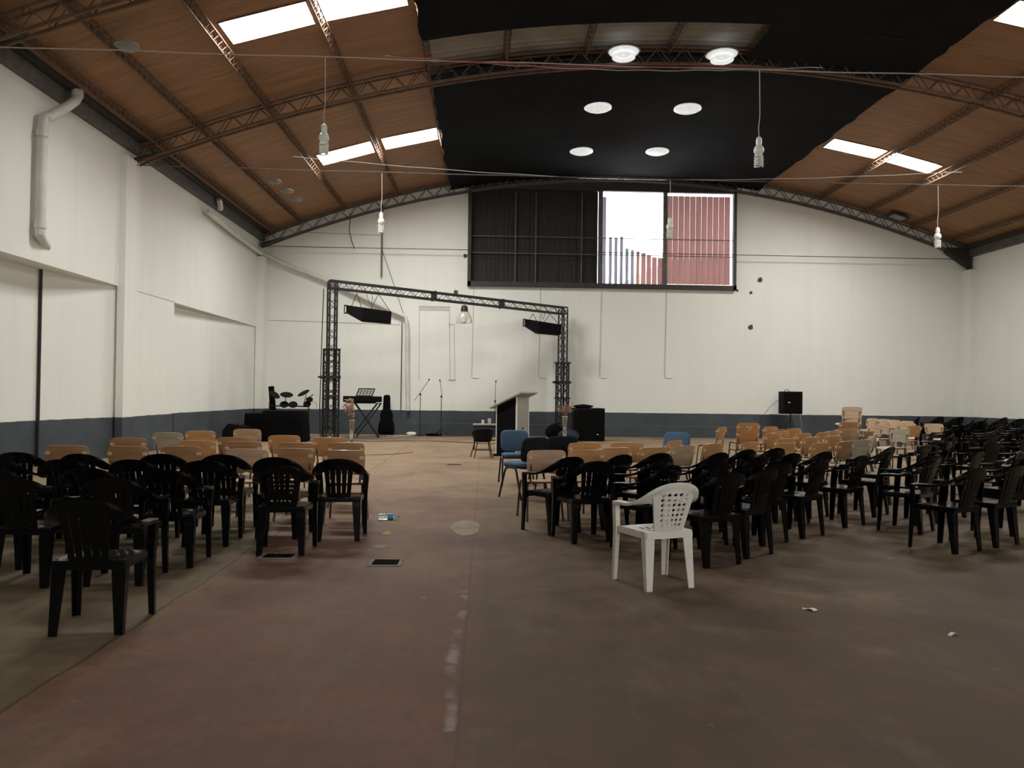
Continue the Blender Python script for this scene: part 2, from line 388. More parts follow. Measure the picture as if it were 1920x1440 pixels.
# blocked up doorway outline on the back wall
m = MB()
for a, b in (((-2.36, 4.52), (-1.27, 4.52)), ((-2.36, 4.52), (-2.33, 1.95)), ((-1.30, 4.52), (-1.24, 1.95)), ((-1.13, 3.9), (-1.08, 1.95)), ((-1.30, 3.9), (-1.12, 3.9))):
    m.bar((a[0], YB-.002, a[1]), (b[0], YB-.002, b[1]), .012, .02)
m.box((-1.17, YB-.01, 1.94), (.24, .02, .03)); m.box((-1.29, YB-.01, 3.87), (.03, .02, .14))
trim(6, m, M['line'])
trim(7, MB().box((-1.82, YB-.006, 4.44), (1.06, .015, .12)), M['faint'])
# thin plastered-over lines on the wall
m = MB()
m.bar((XL+.3, YB-.002, 3.95), (-3.0, YB-.002, 3.86), .008, .02)
m.bar((-6.6, YB-.002, 7.06), (-3.75, YB-.002, 7.0), .008, .02)
trim(8, m, M['line'])
trim(10, MB().bar((-2.6, YB-.002, .42), (9.9, YB-.002, .40), .008, .012), M['dadoline'])

# ------------------------------------------------------------------ window with corrugated slats
win = MB()
def ztop(x): return az(x)-.32
MB_e = MB().box(((wx0+wx1)/2, YB+1.0, 9.35), (11, 1.6, .12)); struct(MB_e.make('trim_9', M['tsteel']))
n = 16
for i in range(n):
    a = wx0+(wx1-wx0)*i/n; b = wx0+(wx1-wx0)*(i+1)/n
    win.bar((a, YB-.05, 8.92), (b, YB-.05, 8.92), .16, .42)
win.box(((wx0+wx1)/2, YB-.06, wz0+.03), (wx1-wx0+.12, .2, .16))
win.box((wx0-.0, YB-.06, 7.1), (.12, .2, 3.7)); win.box((wx1, YB-.06, 7.1), (.10, .2, 3.7))

W1 = struct(win.make('window_1', M['dsteel']))
m = MB()
for x in (1.0, 1.72, 3.35): m.box((x, YB+.0, 7.0), (.035, .05, 3.3))
for z in (7.05, 6.46): m.box(((wx0+wx1)/2, YB-.02, z), (wx1-wx0, .02, .025))
m.make('window_frame', M['tsteel'], W1)
for x in (4.02, 6.33): MB().box((x, YB, 7.1), (.15, .14, 3.5)).make('mullion', M['tsteel'], W1)
# dark corrugated sheet closing the left half
m = MB()
m.grid(lambda a, b: (wx0+a*(3.94-wx0), YB+.10+.010*math.sin(a*30*2*PI), wz0+.14+b*(8.95-wz0-.14)), 180, 1)
m.make('window_panel', M['sheet_dark'], W1, smooth=True, solid=.003)
def slat(mb, x, z0, z1, w=.105):
    n = 7
    mb.grid(lambda a, b: (x+w*math.cos(PI*(1-a)), YB+.10-w*.62*math.sin(PI*a), z0+b*(z1-z0)), n, 1)
for i in range(11):
    mb = MB(); slat(mb, 6.52+i*.2085, wz0+.16, 8.63, .1035); mb.make('window_slat', M['slat_red'], W1, smooth=True, solid=.004)
mb = MB(); slat(mb, 4.18, wz0+.13, 8.55, .06); mb.make('window_slat', M['slat_grey'], W1, smooth=True, solid=.004)
hts = [7.12, 7.10, 7.14, 6.72, 6.68, 6.62, 6.56, 6.5, 6.42, 6.40]
for i, h in enumerate(hts):
    mb = MB(); slat(mb, 4.40+i*.198, wz0+.13, h, .06 if i < 6 else .085)
    mb.make('window_slat', M['slat_grey'] if i < 5 else M['slat_red'], W1, smooth=True, solid=.004)
# houses beyond the opening
h = MB().box((9.6, 44, 3.5), (7.4, 6, 7.0)).make('house', M['brick'])
tag(h, 'red brick house seen through the slats of the high window', 'house')
MB().prism([(6.6, 7.0), (14.5, 7.0), (14.5, 9.0), (9.6, 8.7), (7.3, 7.5)], 40.7, 47.3).make('roof', M['brick'], h)

# ------------------------------------------------------------------ roof steel
def arch_truss(y, label, depth=.36, x0=XL+.05, x1=XR-.05):
    mb = MB(); n = 84
    P = lambda i, t, dy=0: (x0+(x1-x0)*i/n, y+dy, az(x0+(x1-x0)*i/n)-.10-t)
    for t, w in ((0, .04), (depth, .05)):
        for dy in (-.09, .09):
            for i in range(0, n, 3): mb.bar(P(i, t, dy), P(min(i+3, n), t, dy), w*.8, w)
    for i in range(n):
        a, b = (0, depth) if i % 2 else (depth, 0)
        for dy in (-.09, .09): mb.bar(P(i, a, dy), P(i+1, b, dy), .018)
    o = mb.make('roof_truss', M['tsteel'] if y > 26 else M['steel'])
    for s, x in ((1, x0), (-1, x1)):
        br = MB(); zb = az(x)-.55
        br.add([(x, y-.12, zb-.25), (x+s*.9, y-.12, zb+.35), (x+s*.9, y-.12, zb+.5), (x, y-.12, zb+.5), (x, y+.12, zb-.25), (x+s*.9, y+.12, zb+.35), (x+s*.9, y+.12, zb+.5), (x, y+.12, zb+.5)],
               [(0, 1, 2, 3), (7, 6, 5, 4), (0, 4, 5, 1), (1, 5, 6, 2), (2, 6, 7, 3), (3, 7, 4, 0)]) if s < 0 and y > 26 else br.bar((x, y, zb+.2), (x+s*.8, y, zb+.42), .16, .05)
        br.make('bracket', M['dsteel'], o)
    return tag(o, label, 'roof truss', 'arched roof trusses')
arch_truss(27.08, 'arched lattice truss running along the top of the back wall')
arch_truss(17.45, 'arched lattice truss crossing the middle of the roof')
arch_truss(11.85, 'arched lattice truss nearest, at the upper left edge of the roof')
PX = [-7.35, -6.45, -4.97, -3.15, -1.35, .38, 2.2, 4.1, 5.95, 7.8, 9.66, 11.76, 13.45, 15.1, 16.5]
def purlin(x, label):
    mb = MB(); y0, y1 = 6.0, 27.0; z = az(x)-.05; n = 96; L = (y1-y0)/n
    for dx, dz in ((-.07, -.02), (.07, -.02), (0, -.17)): mb.bar((x+dx, y0, z+dz), (x+dx, y1, z+dz), .024)
    for i in range(n):
        ya, yb = y0+i*L, y0+(i+1)*L
        for dx in (-.07, .07):
            mb.bar((x+dx, ya, z-.02), (x, (ya+yb)/2, z-.17), .014); mb.bar((x, (ya+yb)/2, z-.17), (x+dx, yb, z-.02), .014)
    return tag(mb.make('purlin', M['steel']), label, 'purlin', 'lattice purlins under the roof')
pl = ['nearest the left wall', 'second from the left wall', 'third from the left wall, left of the skylights', 'dividing the left pair of skylights', 'along the left edge of the black net',
      'first over the beige sheet gap, from the left', 'second over the beige sheet gap', 'third over the beige sheet gap', 'at the right end of the beige sheet gap', 'hidden over the black net on the right', 'along the right edge of the black net',
      'dividing the right pair of skylights', 'just right of the right pair of skylights', 'second from the right wall', 'nearest the right wall']
for x, t in zip(PX, pl): purlin(x, 'thin lattice purlin '+t)

# black shade net stretched under the middle of the roof (with the open gap)
def net(y0, y1, x0, x1, name, label, sag=.05):
    mb = MB(); rr = random.Random(int(y0*10+x0))
    jit = [rr.uniform(-.05, .05) for _ in range(80)]
    def fn(a, b):
        x = x0+a*(x1-x0)
        if a == 0 and x0 < 0: x += jit[int(b*60) % 80]
        if a == 1 and x1 > 9: x += jit[int(b*60+20) % 80]
        y = y0+b*(y1-y0)
        return (x, y, az(x)-.26-sag*abs(math.sin(y*.8+a*3))*math.sin(PI*a))
    mb.grid(fn, 24, max(4, int((y1-y0)*3)))
    return tag(mb.make(name, M['net'], smooth=True, solid=.004), label, 'net')
net(17.42, 27.25, -1.32, 9.66, 'shade_net', 'black shade net stretched under the roof towards the window')
net(15.72, 17.42, 5.88, 9.66, 'shade_net', 'narrow piece of black shade net right of the beige gap', .02)
net(2.0, 15.72, -1.38, 9.68, 'shade_net', 'black shade net overhead on the near side of the beige gap')
# round milky domes
def dome(x, y, ring, label, material='dome', r0=.34, g='round roof domes in the black net'):
    o = empty('roof_dome', (x, y, az(x)-.34)); tag(o, label, 'dome', g)
    mb = MB(); k = 22
    prof = [(r0, .05), (r0*1.0, .0), (r0*.94, -.03), (r0*.75, -.055), (r0*.4, -.07), (.02, -.075)]
    mb.lathe(prof, n=k); mb.add([(r0*math.cos(j*2*PI/k), r0*math.sin(j*2*PI/k), .05) for j in range(k)], [tuple(range(k))])
    mb.make('dome', M[material], o, smooth=True)
    if ring: MB().lathe([(.20, -.06), (.24, -.10), (.26, -.14), (.24, -.14), (.19, -.07)], n=24).make('inner_ring', M[material], o, smooth=True)
    MB().lathe([(r0+.02, .04), (r0+.03, .0), (r0, -.012), (r0-.01, .03)], n=24).make('rim', M['chrome' if ring else material], o, smooth=True)
for (x, y, rg, t) in ((2.98, 17.0, 1, 'white round dome with inner ring, left one nearest the beige gap'), (5.22, 17.1, 1, 'white round dome with inner ring, right one nearest the beige gap'),
                      (2.9, 20.4, 0, 'white round dome in the middle row, left one'), (5.32, 20.45, 0, 'white round dome in the middle row, right one'),
                      (2.92, 24.1, 0, 'white round dome in the row nearest the window, left one'), (5.32, 24.1, 0, 'white round dome in the row nearest the window, right one')):
    dome(x, y, rg, t)
for (x, y, t) in ((-6.12, 13.2, 'grey round vent high on the brown ceiling at far left'), (-5.95, 21.7, 'small grey round vent, highest of three on the left ceiling'), (-5.88, 22.8, 'small grey round vent, middle of three on the left ceiling'), (-5.85, 23.8, 'small grey round vent, lowest of three on the left ceiling')):
    dome(x, y, 0, t, 'dome_dim', .17, 'round vents in the brown ceiling')
v = empty('roof_vent', (14.4, 26.6, az(14.4)-.12)); v.rotation_euler = (0, math.atan(2*ARCH_K*9.65), 0)
tag(v, 'square grey louvre vent in the brown ceiling at right', 'vent')
MB().box((0, 0, 0), (.62, .5, .04)).make('frame', M['dsteel'], v)
for i in range(6): MB().box((0, -.18+i*.07, -.03), (.46, .035, .012), rx=.5).make('slat', M['pvc'], v)

# ------------------------------------------------------------------ tie rods, cords and bulbs
def rod(y, z, label, rad=.012, x0=XL, x1=XR, m='dsteel', sag=0, name='tie_rod', cat='tie rod'):
    pts = [(x0+(x1-x0)*i/30, y+(.02*math.sin(i*1.7) if sag else 0), z-sag*math.sin(PI*i/30)) for i in range(31)]
    return tag(MB().tube(pts, rad, 5).make(name, M[m]), label, cat)
rod(26.95, 6.48, 'dark straight tie rod in front of the back wall')
rod(17.3, 6.42, 'thin tie rod carrying the three far bulbs', .012, m='tsteel', sag=.06)
rod(11.8, 6.58, 'thin tie rod carrying the two near bulbs', .010, m='cord', sag=.04)
rod(11.78, 6.6, 'red cord twisted along the near tie rod', .008, x0=-1.5, x1=4.2, m='redcord', sag=.1, name='cord', cat='cord')
rod(11.83, 6.62, 'pale cord strung beside the near tie rod', .007, x0=-1.6, x1=5.2, m='cord', sag=.13, name='cord', cat='cord')
rod(17.5, 6.75, 'thin wire sagging above the far tie rod', .007, x0=-4.4, x1=11, m='cord', sag=.34, name='cord', cat='cord')
def bulb(x, y, z, zr, label):
    o = empty('hanging_bulb', (x, y, z)); tag(o, label, 'light bulb', 'spiral bulbs hanging on long cords')
    MB().tube([(0, 0, zr-z), (.012, 0, .8), (-.008, 0, .6), (0, 0, .45)], .008, 5).make('cord', M['cord'], o)
    MB().lathe([(.012, .47), (.036, .45), (.045, .42), (.045, .34), (.035, .33)], n=14, cap=True).make('socket', M['bulb'], o, smooth=True)
    MB().lathe([(.03, .335), (.06, .315), (.078, .27), (.078, .24), (.06, .20), (.03, .185)], n=16, cap=True).make('ballast', M['bulb'], o, smooth=True)
    mb = MB(); pts = []
    for s in (0, PI):
        pts = [(0.062*math.cos(t+s), .062*math.sin(t+s), .165-.165*t/(5*PI)) for t in [i*PI/6 for i in range(31)]]
        pts = [(.03*math.cos(s), .03*math.sin(s), .20)]+pts
        mb.tube(pts, .012, 6)
    mb.make('spiral_tube', M['bulb'], o, smooth=True)
bulb(-2.5, 11.8, 5.06, 6.55, 'white spiral bulb hanging at the left, near one below the left skylight')
bulb(4.19, 11.8, 5.03, 6.54, 'white spiral bulb on a knotted cord against the black net')
bulb(-2.37, 17.3, 5.02, 6.38, 'small white spiral bulb in front of the left part of the back wall')
bulb(4.12, 17.3, 5.03, 6.36, 'small white spiral bulb hanging in front of the slatted window')
bulb(10.3, 17.3, 4.93, 6.38, 'small white spiral bulb at far right below the roof corner')

# ------------------------------------------------------------------ pipes
def pipe(pts, rad, label, m='pvc', collars=()):
    o = MB().tube(spline(pts, 3), rad, 12).make('drain_pipe', M[m], smooth=True); tag(o, label, 'pipe')
    for c, a in collars: MB().tube([Vector(c)-Vector(a)*.06, Vector(c)+Vector(a)*.06], rad*1.18, 12).make('collar', M[m], o, smooth=True)
    return o
pipe([(XL+.32, 14.45, 6.98), (XL+.30, 14.42, 6.75), (XL+.16, 13.85, 6.25), (XL+.12, 13.72, 6.05), (XL+.12, 13.7, 4.3), (XL+.1, 13.75, 4.12), (XL-.05, 14.2, 4.02)], .085, 'thick white bent downpipe on the left wall',
     collars=(((XL+.32, 14.45, 6.9), (0, 0, 1)), ((XL+.12, 13.7, 5.9), (0, 0, 1)), ((XL+.12, 13.7, 4.3), (0, 0, 1))))
pipe([(XL+.25, 22.2, 6.90), (XL+.25, 22.3, 6.82), (XL+.2, 22.5, 6.7)], .08, 'short white pipe elbow under the gutter on the left wall')
pipe([(XL+.15, 21.6, 6.42), (XL+.15, 23.6, 6.3), (XL+.15, 26.4, 6.2), (XL+.25, 27.05, 6.18), (-6.9, 27.12, 5.85), (-5.6, 27.12, 5.36), (-3.15, 27.12, 4.26)], .075, 'long sloping white pipe round the left rear corner')
pipe([(-3.4, 27.12, 4.37), (-3.0, 27.12, 4.2), (-2.78, 27.15, 3.95), (-2.74, 27.17, 2.4), (-2.7, 27.17, .85)], .07, 'white vertical downpipe left of the blocked doorway')
m = MB().tube([(-2.95, 27.22, 3.95), (-2.95, 27.22, .88)], .016, 6).make('conduit', M['seam']); tag(m, 'dark thin conduit beside the white vertical downpipe', 'conduit')
m = MB().box((-3.69, 27.2, 6.8), (.05, .05, 2.55)).make('conduit', M['tsteel']); tag(m, 'grey metal post hanging down the wall behind the small left bulb', 'conduit')
m = MB().tube([(-4.75, 27.0, 7.68), (-4.8, 27.0, 7.1), (-4.7, 27.0, 6.7), (-4.6, 27.0, 6.45)], .014, 5).make('cable', M['dsteel']); tag(m, 'short dark cable end dangling from the rear truss', 'cable')
m = MB().tube([(-3.66, 27.0, 6.45), (-3.1, 26.6, 4.95), (-2.9, 27.1, 4.25)], .010, 5).make('cable', M['seam']); tag(m, 'thin slanting cable above the speaker gantry', 'cable')
for i, (x, z) in enumerate(((-.49, 2.03), (1.87, 2.06), (4.05, 2.09), (6.37, 2.12))):
    mb = MB().tube([(x+.04, YB-.012, 5.22), (x, YB-.012, z+.03), (x+.02, YB-.012, z), (x+.26, YB-.012, z-.015)], .012, 5)
    tag(mb.make('conduit', M['faint']), 'thin painted conduit below the window, %s from the left' % ORD[i], 'conduit', 'conduits down the back wall')
for (x, z, s, t) in ((9.77, 5.66, .10, 'round hole, the highest right of the window'), (9.45, 3.96, .10, 'round hole, the lowest on the right of the wall'), (9.45, 5.2, .06, 'small chipped hole between two larger ones'), (-1.08, 5.04, .09, 'round hole left of the window above the gantry'), (8.95, 5.27, .05, 'tiny hole under the right corner of the window'), (-.77, 6.33, .08, 'dark hook mark on the wall left of the window')):
    mb = MB(); rr = random.Random(int(x*100)); k = 12
    q = [(x+s*rr.uniform(.7, 1.1)*math.cos(j*2*PI/k), z+s*rr.uniform(.7, 1.15)*math.sin(j*2*PI/k)) for j in range(k)]
    mb.prism(q, YB-.012, YB+.02); tag(mb.make('wall_hole', M['hole']), t, 'hole', 'holes in the back wall')

# ------------------------------------------------------------------ floor fittings
def drain(x, y, w, d, label):
    o = empty('floor_drain', (x, y, 0)); tag(o, label, 'drain')
    mb = MB()
    for (cx, cy, sx, sy) in ((0, d/2+.015, w+.06, .03), (0, -d/2-.015, w+.06, .03), (w/2+.015, 0, .03, d), (-w/2-.015, 0, .03, d)): mb.box((cx, cy, .002), (sx, sy, .012))
    mb.make('rim', M['drainrim'], o)
    g = MB(); n = max(3, int(w/.04))
    for i in range(n): g.box((-w/2+(i+.5)*w/n, 0, .0035), (w/n*.55, d, .006))
    g.box((0, 0, .0005), (w, d, .003)); g.make('grate', M['drain'], o)
drain(-.83, 6.66, .22, .22, 'square iron floor drain in the aisle')
drain(-1.8, 6.9, .26, .18, 'dark square floor drain beside the left chair block')
drain(-.62, 15.9, .28, .16, 'narrow floor drain far up the aisle')
def blob(x, y, rx, ry, m, label, cat='patch', seed=1, z=.0015):
    rr = random.Random(seed); k = 20; h = .002
    q = [(x+rx*rr.uniform(.82, 1.08)*math.cos(j*2*PI/k), y+ry*rr.uniform(.82, 1.08)*math.sin(j*2*PI/k)) for j in range(k)]
    mb = MB().rings([[(a, b, z) for a, b in q], [(a, b, z+h) for a, b in q]])
    return tag(mb.make('floor_patch', M[m]), label, cat)
blob(-.19, 8.45, .17, .5, 'beige', 'pale bare cement patch in the aisle by the joint', seed=3)
blob(-.97, 7.35, .06, .10, 'beige', 'small pale spot on the floor behind the aisle drain', seed=5)
blob(-1.0, 8.05, .05, .12, 'yellow', 'yellowish spot on the floor near the plastic bottle', seed=8)

# ------------------------------------------------------------------ plastic armchairs
def lerp(a, b, t): return a+(b-a)*t
OUT = [(.272, .195, .625), (.280, .10, .632), (.279, -.03, .640), (.270, -.13, .665), (.250, -.20, .70), (.215, -.255, .745), (.155, -.290, .785), (.08, -.308, .808), (0, -.313, .815)]
INN = [(.215, .195, .630), (.222, .10, .636), (.220, -.03, .640), (.202, -.12, .648), (.180, -.180, .660), (.152, -.218, .682), (.112, -.246, .712), (.060, -.266, .738), (0, -.272, .747)]
def band(o, i, th=.012, lip=.026):
    return [[a, b, (b.x, b.y, b.z-th), (a.x, a.y, a.z-lip)] for a, b in zip(o, i)]
def mirror(p): return (-p[0], p[1], p[2])
def plastic_chair(style, m, name='plastic_armchair'):
    t = empty(name)
    so, si = spline(OUT, 3), spline(INN, 3); cut = 9
    for s in (1, -1):
        o = [Vector((s*p.x, p.y, p.z)) for p in so[:cut+1]]; i = [Vector((s*p.x, p.y, p.z)) for p in si[:cut+1]]
        MB().rings(band(o, i)).make('armrest', m, t, smooth=True, bevel=.004)
    o = so[cut:]+[Vector(mirror(p)) for p in so[cut:-1][::-1]]; i = si[cut:]+[Vector(mirror(p)) for p in si[cut:-1][::-1]]
    b = MB().rings(band(o, i))
    yb = lambda x, z: -.185-.095*max(0, (z-.42))/.34+.9*x*x
    if style == 'slat':
        for k in range(-2, 3):
            n = 6; ring = []
            for j in range(n+1):
                z = lerp(.43, .765, j/n); xc = k*lerp(.046, .060, j/n); w = lerp(.019, .0245, j/n)
                y = yb(xc, z); ring.append([(xc-w, y, z), (xc+w, y, z), (xc+w, y-.012, z), (xc-w, y-.012, z)])
            b.rings(ring)
        for z0, z1, w0, w1 in ((.40, .46, .112, .115), (.70, .775, .150, .14), (.545, .56, .12, .122)):
            b.grid(lambda a, c: ((2*a-1)*lerp(w0, w1, c), yb((2*a-1)*w0, lerp(z0, z1, c))-.002, lerp(z0, z1, c)), 8, 1)
            b.grid(lambda a, c: ((2*a-1)*lerp(w0, w1, c), yb((2*a-1)*w0, lerp(z0, z1, c))-.013, lerp(z0, z1, c)), 8, 1)
    else:
        nu, nv = 7, 9
        def P(a, c, dy=0):
            z = lerp(.425, .775, c); x = (2*a-1)*lerp(.125, .185, min(1, c*1.1)) * (1 if c < .9 else .85)
            return (x, yb(x, z)+dy, z)
        for dy in (0, -.011):
            for a in range(nu):
                for c in range(nv):
                    h = (a+c) % 2 == 0 and 0 < c < nv-1 and 0 < a < nu-1 or (0 < c < nv-1 and 0 < a < nu-1 and style == 'lattice')
                    cs_ = [P(a/nu, c/nv, dy), P((a+1)/nu, c/nv, dy), P((a+1)/nu, (c+1)/nv, dy), P(a/nu, (c+1)/nv, dy)]
                    if not h: b.add(cs_, [(0, 1, 2, 3)]); continue
                    q = .41; mid = [P((a+.5)/nu, (c+.5-q)/nv, dy), P((a+.5+q)/nu, (c+.5)/nv, dy), P((a+.5)/nu, (c+.5+q)/nv, dy), P((a+.5-q)/nu, (c+.5)/nv, dy)]
                    b.add(cs_+mid, [(0, 1, 4), (1, 5, 4), (1, 2, 5), (2, 6, 5), (2, 3, 6), (3, 7, 6), (3, 0, 7), (0, 4, 7)])
    b.make('backrest', m, t, smooth=True)
    def seat(a, c):
        w = lerp(.195, .228, c); x = (2*a-1)*w; y = lerp(-.195, .235, c)-(.02*(2*a-1)**2 if c > .8 else 0)
        return (x, y, .432-.014*math.sin(PI*a)*math.sin(PI*min(1, c*1.1))-(.03*((c-.85)/.15)**2 if c > .85 else 0))
    s_ = MB().grid(seat, 15, 12, skip=(lambda i, j: i in (4, 6, 8, 10) and j in (3, 4, 6, 7)) if style == 'lattice' else None)
    ring = [seat(a/10, 0) for a in range(11)]+[seat(1, c/8) for c in range(1, 9)]+[seat(1-a/10, 1) for a in range(1, 11)]+[seat(0, 1-c/8) for c in range(1, 8)]
    s_.rings([[(x*q, y*q, z+dz) for x, y, z in ring] for q, dz in ((1, 0), (1.015, -.02), (1.015, -.05))], cap=False)
    s_.make('seat', m, t, smooth=True, solid=.005)
    def leg(top, mid, foot, w0, w1, s, f_):
        ring = []
        for (x, y, z), w in ((top, w0), (mid, (w0*.95)), (foot, w1)):
            th = .010; X = lambda d: s*(x-d); Y = lambda d: y-f_*d
            ring.append([(X(0), Y(0), z), (X(w), Y(0), z), (X(w), Y(th), z), (X(th), Y(th), z), (X(th), Y(w*.8), z), (X(0), Y(w*.8), z)])
        MB().rings(ring).make('leg', m, t)
    for s in (1, -1):
        leg((.268, .205, .618), (.252, .215, .40), (.250, .232, 0), .062, .042, s, 1)
        leg((.208, -.185, .435), (.208, -.195, .34), (.208, -.222, 0), .082, .048, s, -1)
    return t
proto = {('slat', 'b'): plastic_chair('slat', M['plastic']), ('lattice', 'b'): plastic_chair('lattice', M['plastic']), ('lattice', 'w'): plastic_chair('lattice', M['white'])}
used = set()
def place(key, protos, x, y, yaw, label, cat, group=None, z=0, lean=0):
    o = protos[key] if key not in used else copy_tree(protos[key]); used.add(key)
    o.location = (x, y, z); o.rotation_euler = (lean, 0, math.radians(yaw)); return tag(o, label, cat, group)
place(('lattice', 'w'), proto, 1.335, 5.985, 20, 'white plastic armchair with a perforated back, standing alone in front', 'chair')
# left block: (x, y, yaw) per row, from the aisle outwards
LEFT = [  # rows from the stage towards the camera
    [(-1.43, 7.80, 3), (-2.03, 7.92, -4), (-2.66, 8.18, 2), (-3.28, 8.18, 5), (-4.0, 8.10, -3), (-4.72, 8.22, 4)],
    [(-1.80, 7.12, 1), (-2.60, 7.50, 4), (-3.24, 7.52, -2), (-3.86, 7.46, 3), (-4.52, 7.60, -4)],
    [(-2.60, 6.62, 4), (-3.24, 6.74, -3), (-3.92, 6.52, 6)],
    [(-2.74, 6.03, 2), (-3.36, 5.98, -6)],
    [(-2.35, 4.87, 3)]]
for ri, row in enumerate(LEFT):
    for ci, (x, y, yw) in enumerate(row):
        lab = 'black plastic armchair in the left block, %s plastic row, %s from the aisle' % (ORD[ri], ORD[ci])
        key = ('lattice', 'b') if (ri, ci) == (1, 0) else ('slat', 'b')
        if ri == 4: lab = 'black plastic armchair standing nearest the camera at the left'
        if (ri, ci) == (1, 0): lab = 'black plastic armchair with a perforated lattice back, left block beside the aisle'
        place(key, proto, x, y, yw+2, lab, 'chair', 'black plastic armchairs in the left block')
RIGHT = [
    [(.74, 8.28, 34), (1.32, 8.62, 38), (1.84, 8.93, 30), (2.55, 9.10, 36), (3.08, 9.68, 33), (3.58, 10.02, 30)],
    [(1.00, 7.80, 18), (1.68, 8.22, 42), (2.28, 8.33, 35), (2.84, 8.62, 36), (3.42, 9.12, 32), (3.95, 9.46, 34), (5.30, 10.5, 40), (6.15, 11.1, 38)],
    [(1.55, 7.37, 40), (2.11, 7.60, 35), (2.77, 7.76, 33), (3.32, 8.16, 36), (4.10, 8.85, 34), (4.80, 9.62, 40)],
    [(1.96, 6.78, 28), (2.40, 7.18, 36), (4.70, 8.45, 42), (5.05, 9.02, 25)],
    [(4.52, 7.42, 26), (5.12, 7.74, 28), (5.75, 8.35, 22)]]
for ri, row in enumerate(RIGHT):
    for ci, (x, y, yw) in enumerate(row):
        lab = 'black plastic armchair in the right block, %s plastic row, %s from the aisle' % (ORD[ri], ORD[ci])
        key = ('slat', 'b') if not (ri == 2 and ci == 0) else ('lattice', 'b')
        if (ri, ci) == (2, 0): lab = 'black plastic armchair with a perforated back just behind the white chair'
        place(key, proto, x, y, yw, lab, 'chair', 'black plastic armchairs in the right block')
place(('slat', 'b'), proto, 5.75, 8.35, 22, 'upper black plastic armchair of the stacked pair at the right edge', 'chair', 'black plastic armchairs in the right block', z=.055)
far = [[(6.0, 9.7), (6.65, 10.0), (7.25, 10.2)], [(7.0, 11.9), (7.65, 11.7), (8.3, 11.9)], [(8.0, 13.4), (8.7, 13.2), (9.4, 13.5)], [(8.9, 15.0), (9.6, 14.8), (10.3, 14.9), (10.95, 15.1)],
       [(10.1, 16.6), (10.8, 16.4), (11.5, 16.5), (12.1, 16.7)], [(11.2, 18.1), (11.9, 17.9), (12.6, 18.0), (13.2, 18.2)], [(12.5, 19.6), (13.1, 19.4), (13.8, 19.5), (14.4, 19.7)], [(13.3, 21.2), (14.0, 21.0), (14.7, 21.2), (15.3, 21.4)], [(13.9, 22.8), (14.6, 22.6), (15.3, 22.8), (16.0, 23.0)], [(13.6, 24.4), (14.3, 24.3), (15.0, 24.4), (15.8, 24.4), (16.5, 24.5)]]
for ri, row in enumerate(far):
    for ci, (x, y) in enumerate(row):
        place(('slat', 'b'), proto, x+rnd.uniform(-.05, .05), y+rnd.uniform(-.05, .05), 35+20*math.sin(ri*3+ci*2), 'black plastic armchair, crowded far right, %s row back, %s from left' % (ORD[ri], ORD[ci]), 'chair', 'black plastic armchairs crowded at the far right')
        if ri >= 4:
            for q in (1, 2):
                place(('slat', 'b'), proto, x, y-q*.02, 35+20*math.sin(ri*3+ci*2), 'black plastic armchair stacked %s up, crowded far right, %s row back, %s from left' % (['', 'once', 'twice'][q], ORD[ri], ORD[ci]), 'chair', 'stacked black plastic armchairs at the far right', z=.055*q)

# ------------------------------------------------------------------ plywood school chairs
def wood_chair(wi):
    m = WOODS[wi]; t = empty('plywood_chair')
    def seat(a, c):
        r_ = 1-.06*max(0, (abs(2*c-1)-.75)*4)**2; w = .205*r_; y = lerp(-.19, .21, c)
        return ((2*a-1)*w, y, .452-.012*math.sin(PI*a)-.03*max(0, (c-.8)/.2)**2+.012*max(0, (.15-c)/.15))
    MB().grid(seat, 8, 10).make('seat', m, t, smooth=True, solid=.012)
    def back(a, c):
        e = abs(2*a-1); z0 = .545+.02*max(0, 1-e*3); z1 = .82-.010*e**3-(.014 if e > .99 else 0)
        w = .235-(.012 if c < .05 or c > .95 else 0)-.012*(1-c)
        x = (2*a-1)*w; z = lerp(z0+(.02 if e > .99 else 0), z1, c)
        return (x, -.205-.06*(z-.54)/.28-.035*(1-e*e), z)
    MB().grid(back, 14, 6).make('backrest', m, t, smooth=True, solid=.012)
    for s in (1, -1):
        MB().tube(spline([(s*.215, .225, 0), (s*.198, .19, .34), (s*.195, .16, .42), (s*.19, .10, .437), (s*.19, -.09, .437), (s*.195, -.14, .42), (s*.198, -.16, .34), (s*.215, -.235, 0)], 3), .0125, 8).make('leg_frame', M['tube'], t, smooth=True)
        MB().tube(spline([(s*.165, .02, .432), (s*.165, -.12, .432), (s*.170, -.185, .46), (s*.178, -.222, .58), (s*.182, -.24, .72)], 3), .011, 8).make('back_post', M['tube'], t, smooth=True)
        MB().box((s*.196, -.262, .735), (.05, .022, .035), rx=.2).make('lug', M['cream'], t, bevel=.005)
        MB().box((s*.21, -.225, .735), (.022, .05, .03), rx=.2).make('lug', M['cream'], t, bevel=.005)
    MB().tube([(-.2, .13, .43), (.2, .13, .43)], .009, 6).make('crossbar', M['tube'], t)
    MB().tube([(-.2, -.12, .43), (.2, -.12, .43)], .009, 6).make('crossbar', M['tube'], t)
    return t
wp = {i: wood_chair(i) for i in range(5)}
